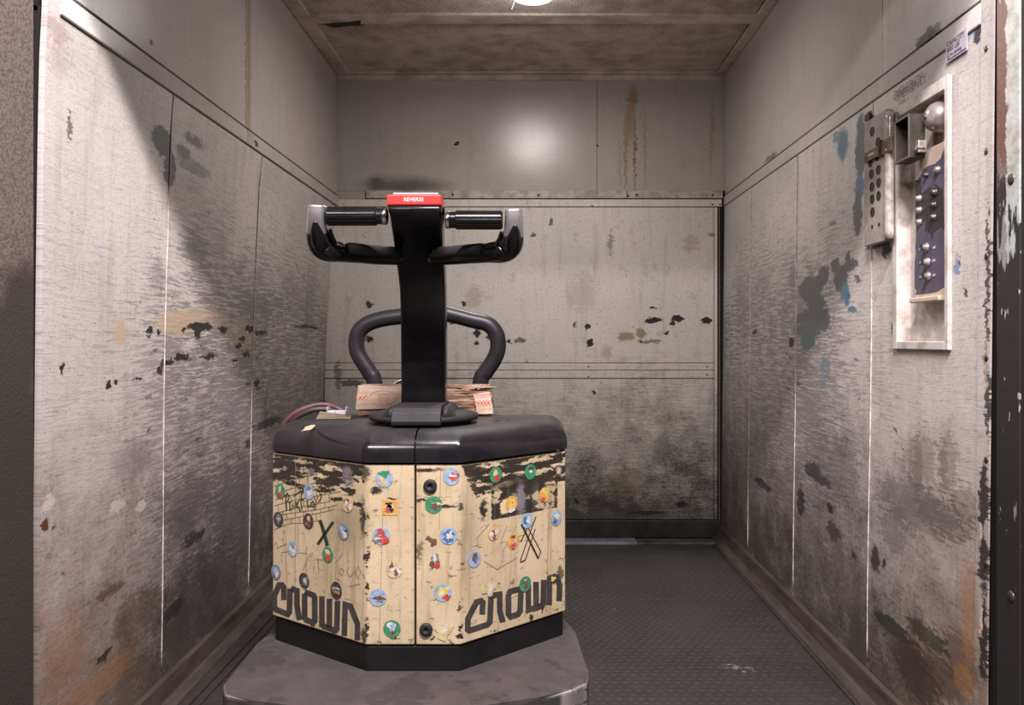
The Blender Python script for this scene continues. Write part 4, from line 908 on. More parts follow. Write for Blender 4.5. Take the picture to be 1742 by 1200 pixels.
LOGO_L = [[(190, 690), (190, 572), (172, 546), (142, 546), (98, 650), (98, 765), (113, 784), (225, 830), (243, 808), (250, 582)], [(258, 578), (318, 602), (318, 745), (342, 885)],
          [(392, 632), (392, 865), (412, 888), (476, 912), (490, 895), (490, 668), (476, 645), (392, 612)], [(560, 655), (560, 925), (580, 950), (690, 990), (704, 975), (712, 700)], [(634, 680), (632, 965)],
          [(777, 1040), (787, 735), (838, 752), (906, 925), (904, 1082)]]
for i, s in enumerate(LOGO_L): strokes('logo_letter', FLc, [zL(s)] + ([]), 9.4, M_logo, cvL)
zR = lambda pts: [(780+x/7.058, 940+y/7.058) for x, y in pts]
LOGO_R = [[(282, 745), (290, 600), (270, 582), (215, 596), (110, 800), (108, 925), (125, 940), (345, 868), (375, 835), (388, 540)], [(375, 540), (430, 512), (492, 505), (494, 700), (530, 838)],
          [(598, 500), (598, 740), (625, 775), (712, 742), (738, 700), (748, 452), (730, 440), (618, 470), (598, 500)], [(835, 380), (838, 690), (1000, 640), (1015, 610), (1022, 330)], [(928, 355), (930, 640)],
          [(1085, 632), (1092, 315), (1150, 290), (1185, 300), (1212, 400), (1205, 585)]]
for i, s in enumerate(LOGO_R): strokes('logo_letter', FRc, [zR(s)], 9.6, M_logo, cvR)
# pencil brick lines on the left face
zA = lambda x, y: (460+x/6.67, 780+y/6.67)
br = []
rows_ = [((40, 235), (330, 130), (420, 110)), ((40, 320), (260, 235), (540, 175)), ((40, 410), (250, 340), (520, 275), (700, 265)), ((60, 470), (300, 400), (520, 345), (790, 300)), ((45, 540), (300, 470), (560, 420), (800, 380)), ((45, 630), (300, 560), (520, 520), (690, 485)), ((130, 640), (330, 610), (540, 580), (760, 530)), ((150, 700), (360, 660), (560, 620), (730, 580)), ((40, 810), (220, 740), (390, 735), (560, 705))]
for r_ in rows_: br.append([zA(*p) for p in r_])
for i in range(len(rows_)-1):
    a, c2 = rows_[i], rows_[i+1]
    def yy(r_, x):
        for p, q in zip(r_, r_[1:]):
            if p[0] <= x <= q[0]: return p[1]+(q[1]-p[1])*(x-p[0])/(q[0]-p[0])
        return None
    for x in range(90+(i % 2)*48, 780, 96):
        y0, y1 = yy(a, x), yy(c2, x)
        if y0 and y1: br.append([zA(x, y0), zA(x+4, y1)])
strokes('brick_pencil_lines', FLc, br, .75, M_plain('dark_pencil', (.10, .07, .035), .6, 0), cvL, .0006, 'thin pencilled brick lines')
pf = [[(185, 590), (175, 480), (190, 415)], [(160, 430), (200, 400), (215, 430), (205, 475), (185, 495)], [(222, 500), (226, 585)], [(210, 500), (240, 495)], [(212, 588), (242, 582)], [(250, 580), (252, 515), (280, 570), (284, 500)], [(300, 565), (298, 490)], [(335, 470), (302, 525), (345, 600)],
      [(362, 590), (350, 500), (355, 400), (400, 372)], [(265, 430), (330, 385), (400, 350), (500, 322)], [(345, 480), (385, 462)], [(420, 470), (428, 550), (455, 545)], [(470, 500), (490, 490), (500, 520), (485, 550), (462, 545), (462, 510), (472, 498)], [(500, 430), (520, 500), (545, 420)], [(520, 500), (500, 590)], [(560, 380), (570, 420), (585, 400), (580, 450), (540, 510)]]
strokes('graffiti_lettering', FLc, [[zA(*p) for p in s] for s in pf], 1.6, M_pen, cvL, .0009, 'hand drawn words PINK FLOYD')
# crossed marker bars (plain)
strokes('marker_bars', FLc, [{'p': [zA(565, 700), zA(600, 800), zA(650, 990)], 'w': 5.5}, {'p': [zA(715, 720), zA(640, 830), zA(540, 975)], 'w': 4.5}], 5, M_dgreen, cvL, .0010, 'crossed dark green marker bars')
zB = lambda x, y: (820+x/6.667, 780+y/6.667)
strokes('marker_bars', FRc, [[zB(*p) for p in s] for s in ([(440, 750), (630, 1140), (665, 1060), (490, 730)], [(610, 660), (540, 850), (430, 1165)], [(560, 690), (440, 940)], [(600, 800), (490, 1150), (430, 1180)], [(450, 745), (640, 1135)])], 1.5, M_pen, cvR, .0009, 'two crossed outlined bars in marker')
zC = lambda x, y: (450+x/5.716, 900+y/5.716)
sc = [[(375, 400), (430, 270), (470, 230), (440, 400), (490, 280), (480, 420)], [(520, 280), (530, 440)], [(500, 300), (600, 300)], [(690, 330), (720, 300), (765, 235)], [(700, 340), (690, 480), (740, 500)], [(740, 380), (770, 400), (760, 450), (730, 440), (740, 385)], [(830, 370), (800, 410), (830, 470), (860, 440)], [(880, 360), (885, 460)], [(910, 360), (940, 420), (910, 490), (890, 420), (912, 358)], [(90, 160), (115, 130), (125, 190), (220, 145)], [(170, 330), (165, 230), (240, 220)], [(330, 235), (400, 235), (420, 250)], [(820, 560), (930, 535)]]
strokes('scratched_lettering', FLc, [[zC(*p) for p in s] for s in sc], 1.0, M_pencil, cvL, .0006, 'faint scratched handwriting')
zD = lambda x, y: (700+x/3.333, 760+y/3.333)
sc = [[(440, 440), (370, 520), (375, 570), (400, 570)], [(640, 500), (560, 520), (520, 590), (515, 660)], [(410, 650), (490, 700)], [(540, 450), (510, 530)], [(590, 450), (560, 530)], [(480, 700), (600, 630)]]
strokes('scratched_lines', FRc, [[zD(*p) for p in s] for s in sc], 1.0, M_pencil, cvR, .0006)
for par, F3, seams in ((cvL, FLc, [((503, 779), (502, 1054)), ((522, 930), (521, 1060))]), (cvL, FCc, [((651, 880), (645, 1098))]), (cvR, FCc, [((750, 795), (747, 900))]), (cvR, FRc, [((934, 870), (929, 1040))])):
    strokes('crease_line', F3, [[a, c2] for a, c2 in seams], .9, M_pencil, par, .0005)
# stickers
def P(name, c):
    b = NB(name); tc = b.n.new('ShaderNodeTexCoord').outputs['Object']; n = b.noise(tc, 140, 5, .75); n2 = b.noise(tc, 60, 4, .6)
    c = tuple(q*.74+.02 for q in c); col = b.mix(b.step(n2, .4, .7), c, tuple(q*.72 for q in c))
    col = b.mix(b.math('MULTIPLY', b.step(n, .56, .62), .55), col, (.36, .30, .22)); col = b.mix(b.math('MULTIPLY', b.step(n, .44, .38), .35), col, (.05, .04, .035))
    b.out(col, .42); return b.m
SC_ = dict(green=P('sticker_green', (.02, .24, .10)), red=P('sticker_red', (.55, .04, .03)), blue=P('sticker_light_blue', (.30, .44, .62)), dblue=P('sticker_blue', (.03, .13, .38)), peach=P('sticker_peach', (.68, .44, .24)), orange=P('sticker_orange', (.75, .38, .07)),
  white=P('sticker_white', (.72, .68, .62)), cream=P('sticker_cream', (.68, .55, .30)), black=P('sticker_black', (.02, .016, .014)), brown=P('sticker_brown', (.16, .05, .025)), grey=P('sticker_grey', (.20, .20, .24)), purple=P('sticker_purple', (.16, .14, .18)), yellow=P('sticker_yellow', (.75, .58, .12)))
def sticker(px, py, r, base, spots, label, jag=.04, ry=None, par=None):
    F3 = fac(px); par = par or (cvL if px < 706 else cvR); ex, n = F3[0], F3[1]; ey = Vector((0, 0, 1)); c = F3[2](px, py, .0008)
    names = [base] if base else []
    for s in spots:
        if s[4] not in names: names.append(s[4])
    bm = bmesh.new()
    if base: disc(bm, c, ex, ey, n, r, ry, .0005, 24, 0, jag)
    for i, (dx, dy, a, b_, cl) in enumerate(spots): disc(bm, c+ex*dx*r+ey*dy*r, ex, ey, n, a*r, b_*r, .0008+.00012*i, 13, names.index(cl), .95)
    o = obj('sticker', bm, [SC_[k] for k in names], par); o['label'] = label
rS = .0190
ST = [(477, 836, 'green', [(0, .2, .3, .45, 'cream'), (0, -.5, .45, .4, 'red')], 'green round sticker with red and cream print'),
 (526, 837, 'blue', [(.1, -.1, .6, .5, 'white'), (-.1, .4, .4, .2, 'grey')], 'faded light blue sticker under the pencilled words'),
 (592, 858, 'peach', [(-.2, .3, .5, .25, 'brown'), (.1, -.2, .25, .7, 'brown'), (-.25, .1, .3, .35, 'white'), (.45, -.4, .35, .4, 'white')], 'peach sticker with brown and white print'),
 (474, 884, 'black', [(0, 0, .55, .55, 'grey'), (.1, .1, .3, .15, 'cream')], 'worn black ring sticker'), (525, 887, 'black', [(0, -.3, .6, .55, 'brown'), (.1, .3, .3, .3, 'peach')], 'black and brown sticker'),
 (585, 905, 'grey', [(-.3, .2, .5, .4, 'blue'), (.2, -.3, .4, .5, 'white'), (.4, .2, .3, .2, 'black')], 'rubbed grey and blue sticker'), (498, 934, 'blue', [(.2, -.1, .6, .7, 'white'), (0, .4, .4, .3, 'grey')], 'pale half-torn sticker'),
 (558, 944, 'green', [(0, .25, .4, .4, 'cream'), (0, -.45, .45, .45, 'red')], 'green sticker below the crossed green bars'), (470, 974, 'grey', [(0, .1, .5, .5, 'blue'), (.2, -.3, .3, .4, 'white')], 'rubbed grey sticker at the left edge'),
 (518, 988, 'black', [(.2, -.1, .55, .6, 'grey'), (.2, 0, .25, .3, 'white')], 'black sticker rubbed grey in the middle'),
 (654, 815, 'blue', [(-.1, .5, .6, .35, 'green'), (.2, .7, .5, .2, 'green'), (-.3, 0, .3, .3, 'cream'), (-.2, -.4, .35, .3, 'peach')], 'light blue sticker with green print'),
 (649, 912, 'blue', [(-.1, .4, .45, .35, 'red'), (-.45, -.3, .55, .5, 'grey'), (.3, -.4, .5, .4, 'red'), (-.4, -.3, .5, .12, 'white')], 'blue sticker with red and striped print'),
 (671, 969, 'cream', [(-.3, .3, .2, .5, 'brown'), (.1, -.1, .6, .22, 'brown'), (-.25, 0, .3, .3, 'white'), (.5, -.2, .3, .35, 'white'), (.2, -.5, .2, .3, 'brown')], 'cream sticker with brown and white print'),
 (643, 1017, 'blue', [(.1, -.05, .7, .25, 'brown'), (.2, -.4, .4, .15, 'grey')], 'light blue sticker with brown streak'), (667, 1070, 'green', [(0, .3, .5, .5, 'white'), (.1, .2, .3, .35, 'blue'), (0, -.45, .25, .2, 'brown')], 'green sticker with white print near the lower edge'),
 (768, 811, 'blue', [(.25, 0, .6, .6, 'red'), (.2, .1, .5, .12, 'white')], 'blue and red sticker'), (738, 859, 'green', [(.3, .1, .7, .18, 'cream'), (.2, -.2, .6, .35, 'brown')], 'green sticker with brown print beside the top fastener'),
 (734, 921, None, [(-.3, .3, .4, .25, 'brown'), (.2, -.1, .3, .5, 'brown')], 'brown remnant of a sticker'), (763, 912, 'blue', [(0, .3, .55, .35, 'dblue'), (-.15, -.3, .5, .45, 'dblue'), (.15, .05, .35, .4, 'white'), (.3, -.5, .3, .2, 'dblue')], 'light blue sticker with dark blue and white print'),
 (740, 955, None, [(0, .3, .5, .5, 'grey'), (-.1, -.3, .55, .5, 'brown'), (.2, -.4, .35, .4, 'red'), (0, .3, .25, .5, 'white')], 'torn grey and red sticker'),
 (753, 1009, 'blue', [(0, .2, .65, .55, 'yellow'), (.4, -.55, .5, .35, 'red'), (-.1, -.1, .3, .2, 'white')], 'light blue sticker with yellow and red print'), (756, 1074, None, [(0, 0, .9, .9, 'cream'), (0, .1, .5, .5, 'white'), (.1, -.4, .3, .3, 'peach')], 'pale rubbed sticker beside the lower fastener'),
 (843, 808, 'green', [(0, .2, .5, .5, 'cream'), (.2, -.5, .5, .4, 'red')], 'green sticker with red spot'), (902, 803, 'green', [(0, .4, .45, .35, 'black'), (0, .1, .25, .2, 'white')], 'green and black sticker'),
 (870, 857, 'orange', [(.1, .1, .6, .6, 'yellow'), (0, -.8, .5, .3, 'white'), (.1, .1, .1, .1, 'black')], 'orange sticker on the scraped black patch'), (926, 842, 'orange', [(.2, .3, .5, .5, 'yellow'), (-.2, -.6, .5, .4, 'red')], 'orange and red sticker'),
 (946, 882, 'blue', [(-.1, -.2, .6, .6, 'grey'), (.1, .2, .4, .3, 'white'), (-.3, -.4, .3, .3, 'dblue')], 'blue grey sticker at the right edge'), (840, 906, 'peach', [(0, .1, .5, .25, 'brown'), (.1, -.3, .25, .6, 'brown'), (-.4, -.2, .3, .3, 'white'), (.4, 0, .3, .3, 'white')], 'peach sticker with brown print on the right face'),
 (873, 921, 'orange', [(0, .5, .35, .2, 'brown'), (0, 0, .4, .35, 'peach'), (0, -.55, .5, .4, 'red')], 'orange sticker with red print'), (897, 886, 'blue', [(-.3, .1, .4, .5, 'dblue'), (.2, 0, .4, .5, 'white')], 'blue sticker at the crossed bars'),
 (807, 952, 'blue', [(0, .1, .3, .6, 'brown'), (.2, 0, .2, .3, 'grey')], 'light blue sticker with brown figure shape'), (832, 1003, None, [(0, 0, .9, .95, 'cream'), (.1, 0, .45, .7, 'white')], 'pale yellow rubbed sticker above the logo'),
 (893, 994, 'green', [(0, -.1, .35, .55, 'brown'), (0, .5, .15, .15, 'white')], 'green sticker with brown print on the logo'), (950, 803, None, [(0, .2, .6, .7, 'grey'), (0, .2, .35, .5, 'peach')], 'rubbed grey and pink sticker'), (941, 986, None, [(0, 0, .8, .5, 'black'), (0, .1, .5, .28, 'yellow')], 'torn black and yellow sticker')]
for (px, py, base, sp, lab) in ST: sticker(px, py, rS*(1.05 if fac(px) is FCc else 1.0), base, sp, lab)
# square orange one
F3 = FCc; bm = bmesh.new(); c = F3[2](663, 864, .0008); box(bm, (c.x-.0175, c.y-.0002, c.z-.0175), (c.x+.0175, c.y+.0006, c.z+.0175)); 
for dx, dz, a, b_, mi in ((0, 0, .011, .011, 1), (-.004, -.005, .006, .006, 2), (.004, -.005, .006, .005, 3), (0, .003, .006, .004, 1), (-.002, .010, .009, .003, 3)): disc(bm, c+Vector((dx, 0, dz)), F3[0], Vector((0, 0, 1)), F3[1], a, b_, .0009+.0001*mi, 10, mi, .5)
o = obj('sticker', bm, [SC_['orange'], SC_['cream'], SC_['red'], SC_['black']], cvL); o['label'] = 'square orange sticker'
# black badge with white and yellow words
bm = bmesh.new(); c = FLc[2](572.5, 1005, .0008); ex, n = FLc[0], FLc[1]; disc(bm, c, ex, Vector((0, 0, 1)), n, rS*1.02, rS*1.1, .0005, 28, 0)
text_mesh(bm, 'LOONEY', .0080, frame4(c+n*.0009+Vector((0, 0, .0022)), ex, (0, 0, 1)), 1, align='CENTER', squash=.85); text_mesh(bm, 'TUNES', .0100, frame4(c+n*.0009-Vector((0, 0, .0075)), ex, (0, 0, 1)), 2, align='CENTER', squash=.85)
o = obj('sticker', bm, [SC_['black'], SC_['white'], SC_['orange']], cvL); o['label'] = 'black badge with white and yellow words'
# faded rectangular remnants
for px, py, w_, h_, cl in ((590, 806, .021, .020, 'purple'), (531, 802, .018, .014, 'purple'), (485, 797, .014, .010, 'grey'), (591, 822, .012, .010, 'grey')):
    bm = bmesh.new(); disc(bm, FLc[2](px, py, .0007), FLc[0], Vector((0, 0, 1)), FLc[1], w_*.6, h_*.6, .0004, 12, 0, .5); obj('sticker_remnant', bm, SC_[cl], cvL)

# ------------------------------------------------------------------ bundle behind the handle
BY = 2.20
bundle = empty('layered_bundle', (-.28, BY+.04, ZH)); tag(bundle, 'bundle of frayed brown corrugated layers in red-printed wrap behind handle', 'cardboard')
def layer_mat():
    b = NB('frayed_brown_layers'); p = b.pos(); n = b.noise(b.scale(p, (18, 18, 120)), 1, 7, .7); n2 = b.noise(p, 70, 5, .7)
    col = b.mix(b.step(n, .35, .62), (.42, .29, .21), (.16, .09, .06)); col = b.mix(b.math('MULTIPLY', b.step(n2, .52, .62), .4), col, (.34, .12, .09))
    b.out(col, .85, 0, .2); b.bump(n, .8, .004); return b.m
M_layer = layer_mat()
p0, p1 = at(608, 712, BY), at(836, 656, BY); z0, z1 = ZH+.001, p1.z
NL = 11; hh = (z1-z0)/NL
for i in range(NL):
    bm = bmesh.new(); za = z0+i*hh; xa = p0.x+R.uniform(-.003, .003)+(.004 if i < 4 else 0); xe = p1.x+R.uniform(-.004, .004); nn = 26; zfix = 0
    yj = [BY+R.uniform(-.002, .004)+.002*math.sin(k*1.3+i) for k in range(nn+1)]; zj = [.0009*math.sin(k*.9+i*1.7)+R.uniform(-.0007, .0007) for k in range(nn+1)]
    cols = []
    for k in range(nn+1):
        x = xa+(xe-xa)*k/nn
        cols.append([bm.verts.new((x, yj[k], za+.0006+zj[k])), bm.verts.new((x, yj[k]+.002*(i % 2)-.001, za+hh*.97+zj[k])), bm.verts.new((x, BY+.075, za+hh*.97)), bm.verts.new((x, BY+.075, za+.0006))])
    for a, c2 in zip(cols, cols[1:]):
        for k in range(4): bm.faces.new((a[k], a[(k+1) % 4], c2[(k+1) % 4], c2[k]))
    bm.faces.new(cols[0]); bm.faces.new(list(reversed(cols[-1]))); bmesh.ops.recalc_face_normals(bm, faces=bm.faces); obj('layer', bm, M_layer, bundle)
bm = bmesh.new(); box(bm, (p0.x+.006, BY+.004, z0), (p1.x-.006, BY+.072, z1-.006), .002); obj('core', bm, M_layer, bundle)
M_wrap = M_plain('pale_printed_wrap', (.50, .39, .30), .75, 0, c2=(.42, .32, .24), nscale=8, stretch=(1, 1, 12), bump=.3); M_rprint = M_plain('red_print', (.48, .10, .07), .7, 0, c2=(.62, .30, .22), nscale=60)
def wrap(q, lab):
    bm = bmesh.new(); f = [at(x, y, BY-.0045) for x, y in q]; fv = [bm.verts.new(p) for p in f]; bv = [bm.verts.new(p+Vector((0, .0012, 0))) for p in f]; bm.faces.new(fv); bm.faces.new(list(reversed(bv)))
    for k in range(len(f)): bm.faces.new((fv[k], bv[k], bv[(k+1) % len(f)], fv[(k+1) % len(f)]))
    bmesh.ops.recalc_face_normals(bm, faces=bm.faces); o = obj('wrap', bm, M_wrap, bundle); tag(o, lab); return o
w1 = wrap([(605, 697), (607, 675), (610, 656.5), (620, 655.5), (640, 656.5), (660, 657.5), (683, 657), (686, 696), (650, 696)], 'pale wrap with red oval caution print')
w2 = wrap([(811, 704.5), (809, 690), (805, 671), (818, 669), (833, 666.5), (836, 680), (839, 704), (825, 705)], 'pale wrap with red diamond print')
bk = lambda x, y: at(x, y, BY-.0052)
def rrb(name, lst, wd, par):
    bm = bmesh.new()
    for s, cl in lst: ribbon(bm, s, wd, bk, closed=cl)
    _mk(obj(name, bm, M_rprint, par))
dia = lambda x, y, a, b_: ([(x-a, y), (x, y-b_), (x+a, y), (x, y+b_)], True)
oval = ([(651+23*math.cos(t*.2618), 677+12*math.sin(t*.2618)) for t in range(24)], True)
rrb('oval_print', [oval], .8, w1); rrb('diamond_print', [dia(609.5, 677, 3, 4), dia(615.5, 677, 3, 4), dia(622, 677, 3, 4)], 1.7, w1); rrb('zigzag_print', [([(608+i*3.2, 669-(i % 2)*6) for i in range(6)], False), ([(608+i*3.2, 686+(i % 2)*5) for i in range(6)], False)], .5, w1)
bm = bmesh.new(); c = bk(652, 673.2); text_mesh(bm, 'CAUTION', .0072, frame4(c, (1, 0, 0), (0, 0, 1)), align='CENTER')
for i, wd in enumerate((20, 22, 20, 14)):
    y = 676.3+i*2.9; x = 652-wd/2
    while x < 652+wd/2-.8:
        l = R.uniform(1.2, 3.2); ribbon(bm, [(x, y), (min(x+l, 652+wd/2), y)], 1.1, bk); x += l+.7
obj('caution_print', bm, M_rprint, w1)
rrb('diamond_print', [dia(811+i*5.6, 687.2-i*.4, 2.7, 4.5) for i in range(5)], 1.8, w2); rrb('zigzag_print', [([(808+i*2.9, 679-(i % 2)*4.5-i*.3) for i in range(10)], False), ([(811+i*2.8, 696+(i % 2)*4.5-i*.2) for i in range(10)], False), ([(808+i*2.9, 674-(i % 2)*3-i*.2) for i in range(10)], False)], .6, w2)
bm = bmesh.new(); sx = at(836, 664, BY); 
for k in range(9):
    a = at(800+k*4, 660+R.uniform(-1, 2), BY-.004); sweep(bm, [a, a+Vector((.012, -.002, .004)), a+Vector((.02, .004, R.uniform(-.003, .004)))], .0012, 5)
obj('torn_fibres', bm, M_tan, bundle)
# dark roll with a pale rim
bm = bmesh.new(); q = at(692, 673, 2.335); bmesh.ops.create_cone(bm, cap_ends=True, segments=36, radius1=.050, radius2=.050, depth=.03); bmesh.ops.transform(bm, matrix=Matrix.Translation((q.x, 2.318, q.z)) @ Matrix.Rotation(math.pi/2, 4, 'X'), verts=bm.verts)
roll = obj('rubber_disc', bm, M_rubber, loc=(q.x, 2.318, q.z-.05)); tag(roll, 'dark round disc with a pale rim half hidden behind the handle column', 'disc')
bm = bmesh.new(); pts = [Vector((q.x+.0475*math.cos(a*math.pi/18), 2.302, q.z+.0475*math.sin(a*math.pi/18))) for a in range(37)]; sweep(bm, pts, .0028, 8, up=(0, 1, 0), caps=False); obj('rim', bm, M_silver, roll, smooth=True)
# ------------------------------------------------------------------ fixtures on the right wall
XW = 0.982
def rw(px, py, x): Y = x*F/(px-VX); return Vector((x, Y, CZ-(py-VY)*Y/F))
def yz(px, py, x=XW): p = rw(px, py, x); return p.y, p.z
def rbox(bm, px0, py0, px1, py1, x0, x1, bev=.0015, xm=None, mi=0):
    """box on the right wall between two picture corners, from depth x0 (towards the cab) to x1"""
    xm = xm or x0; ya, za = yz(px0, py0, xm); yb_, zb_ = yz(px1, py1, xm)
    box(bm, (x0, min(ya, yb_), min(za, zb_)), (x1, max(ya, yb_), max(za, zb_)), bev, 2, mi)
# operating panel: frame, recess, switch plate
cp = empty('control_panel', (XW, 2.0, CZ)); tag(cp, 'tall cream recessed control panel with dark switch plate on right wall', 'control panel')
fy0, fz0 = yz(1519, 596); fy1, _ = yz(1618, 596); fzt = 1.655
# trim standing slightly proud of the wall, and a recess cut into the wall panels
XF = .971; XI = 1.012
inL, inR = yz(1525, 400, XF)[0], yz(1606, 400, XF)[0]
yL, yR = yz(1518, 400, XF)[0], yz(1612, 400, XF)[0]
zBt = CZ-(596-VY)*yR/F; zIn = CZ-(580-VY)*yR/F-.002
for (a0, a1, b0, b1) in ((inL, yL, zBt, fzt), (yR, inR, zBt, fzt), (inR, inL, zBt, zIn), (inR, inL, fzt-.03, fzt)):
    bm = bmesh.new(); box(bm, (XF, a0, b0), (XR(2, 1.2)-.0005, a1, b1), .0015); obj('frame_bar', bm, M_plainpaint, cp)
for (a0, a1, b0, b1) in ((inL-.0005, inL+.003, zIn, fzt-.03), (inR-.003, inR+.0005, zIn, fzt-.03), (inR, inL, zIn-.003, zIn+.0005), (inR, inL, fzt-.0305, fzt-.027)):
    bm = bmesh.new(); box(bm, (XF+.003, a0, b0), (XI, a1, b1), .0005, 1); obj('recess_side', bm, M_plainpaint, cp)
bm = bmesh.new(); box(bm, (XI-.003, inR, zIn), (XI, inL, fzt-.03), .0005); o = obj('back_plate', bm, M_plainpaint, cp)
cut = bmesh.new(); box(cut, (.90, inR-.003, zIn-.003), (1.10, inL+.003, fzt-.027)); cut = obj('cutter', cut, M_black)
for o_ in [wr]+[c_ for c_ in bpy.data.objects if c_.parent == wr and c_.name.startswith('lower_panel')]:
    md = o_.modifiers.new('b', 'BOOLEAN'); md.operation = 'DIFFERENCE'; md.object = cut; md.solver = 'EXACT'
    dg = bpy.context.evaluated_depsgraph_get(); nm_ = bpy.data.meshes.new_from_object(o_.evaluated_get(dg)); o_.modifiers.clear(); o_.data = nm_
bpy.data.objects.remove(cut)
# dark shadow gap along the bottom inside edge is left by the recess itself
XQ = .986
sy0, sy1 = yz(1556, 400, XQ)[0], min(yz(1556, 400, XQ)[0], yz(1606, 400, XQ)[0])
szb = CZ-(503-VY)*sy1/F; szt = CZ-(240-VY)*sy1/F
M_plate = M_plain('cream_switch_plate', (.50, .40, .32), .45, 0, c2=(.42, .33, .26), nscale=14)
M_violet = M_plain('slate_violet_paint', (.085, .072, .105), .45, 0, c2=(.065, .055, .085), nscale=14); M_dpatch = M_plain('dark_paint_patch', (.028, .024, .024), .45, 0)
bm = bmesh.new(); box(bm, (XQ, sy1, szb), (XI-.0035, sy0, szt), .002)
plate = obj('switch_plate', bm, M_plate, cp); tag(plate, 'switch plate with peeling violet paint')
bm = bmesh.new(); box(bm, (XQ-.014, sy1, szb-.012), (XI-.0035, sy0+.001, szb+.001), .003); obj('plate_lip', bm, M_plate, plate)
def patch(pts, x, mat, name, par, th=.0006):
    bm = bmesh.new(); f = [rw(px, py, x) for px, py in pts]; a = [bm.verts.new(p) for p in f]; c2 = [bm.verts.new(p+Vector((th, 0, 0))) for p in f]; bm.faces.new(a); bm.faces.new(list(reversed(c2)))
    for k in range(len(a)): bm.faces.new((a[k], c2[k], c2[(k+1) % len(a)], a[(k+1) % len(a)]))
    bmesh.ops.recalc_face_normals(bm, faces=bm.faces); return obj(name, bm, mat, par)
patch([(1557, 501), (1560, 495), (1556, 490), (1556, 445), (1558, 432), (1557, 420), (1559, 395), (1557, 370), (1557, 310), (1565, 300), (1571, 288), (1580, 282), (1590, 279), (1600, 270), (1604, 258), (1607, 252), (1607, 400), (1606.5, 488), (1601, 491), (1594, 496), (1580, 499), (1570, 500)], XQ-.0008, M_violet, 'violet_paint', plate)
patch([(1557, 376), (1557, 312), (1566, 304), (1568, 330), (1580, 318), (1590, 322), (1590, 312), (1603, 322), (1605, 352), (1607, 360), (1606, 392), (1600, 385), (1588, 395), (1585, 408), (1582, 395), (1573, 392), (1576, 372), (1566, 380)], XQ-.0015, M_dpatch, 'dark_paint', plate)
M_btn = M_plain('worn_button_metal', (.46, .40, .37), .35, .6, c2=(.2, .17, .15), nscale=60)
for px, py, r_, kind in ((1577, 298, .006, 0), (1596, 289, .008, 1), (1564.6, 338, .0075, 1), (1565, 357.6, .0075, 1), (1565, 378, .0075, 1), (1590, 328, .0095, 2), (1589, 349, .0085, 2), (1589, 370, .0085, 2)):
    c = rw(px, py, XQ-.0015); bm = bmesh.new(); lathe(bm, c, (-1, 0, 0), [(r_*1.25, 0), (r_*1.25, .002), (r_*.95, .003), (r_*.95, .008), (r_*.7, .010), (0, .010)], 20)
    obj('push_button', bm, [M_dpatch, M_btn, M_screw][kind], plate, smooth=True)
for px, py in ((1577, 421), (1579, 446), (1580, 470)):
    c = rw(px, py, XQ-.0015); bm = bmesh.new(); lathe(bm, c, (-1, 0, 0), [(.011, 0), (.011, .003), (.008, .005), (.007, .012), (0, .012)], 18); kn = obj('key_switch', bm, M_btn, plate, smooth=True)
    bm = bmesh.new(); box(bm, (c.x-.017, c.y-.0015, c.z-.008), (c.x-.010, c.y+.0015, c.z+.008), .0005); obj('key_blade', bm, M_steel, kn)
M_wpr = M_plain('white_engraving', (.66, .64, .66), .5, 0)
def rtext(s, px, py, size, x, mat, name, par, squash=1.0, tilt=0):
    c = rw(px, py, x); bm = bmesh.new(); text_mesh(bm, s, size, frame4(c, (0, -1, math.tan(tilt)), (0, 0, 1)), squash=squash); return obj(name, bm, mat, par)
for s1, s2, py in (('IN', 'OUT', 427), ('UP', 'DN', 449), ('ON', 'OFF', 474)):
    rtext(s1, 1564, py, .009, XQ-.0017, M_wpr, 'engraving', plate, 1.0); rtext(s2, 1586.5, py-3, .009, XQ-.0017, M_wpr, 'engraving', plate, .9)
bm = bmesh.new(); c = rw(1562, 307, XQ-.002); cyl(bm, c+Vector((-.012, 0, 0)), (1, .6, 0), .0022, .03, 10); obj('pin', bm, M_btn, plate)
# alarm bell
bell = empty('alarm_bell', (.965, 1.92, 1.56)); tag(bell, 'dented silvery alarm bell at the top of the control panel', 'bell')
c = rw(1588, 199, .975); rB = .042
M_bell = M_plain('dented_cream_metal', (.40, .35, .33), .24, .55, c2=(.22, .19, .18), nscale=22, bump=.5)
bm = bmesh.new(); lathe(bm, (XI-.0035, c.y, c.z), (-1, 0, 0), [(rB, 0), (rB*1.02, .004), (rB*.99, .007), (rB*.93, .009), (rB*.92, .018), (rB*.86, .030), (rB*.70, .042), (rB*.45, .050), (rB*.15, .053), (0, .053)], 40); obj('gong', bm, M_bell, bell, smooth=True)
bm = bmesh.new(); lathe(bm, (XI-.0555, c.y, c.z), (-1, 0, 0), [(.006, 0), (.006, .003), (0, .004)], 12); obj('centre_bolt', bm, M_screw, bell, smooth=True)
bm = bmesh.new(); q = rw(1592, 236, .990); cyl(bm, (.990, q.y, q.z-.006), (0, 0, 1), .0035, .02, 10); cyl(bm, (.990, q.y, q.z+.012), (1, 0, 0), .0035, .018, 10); obj('clapper', bm, M_screw, bell)
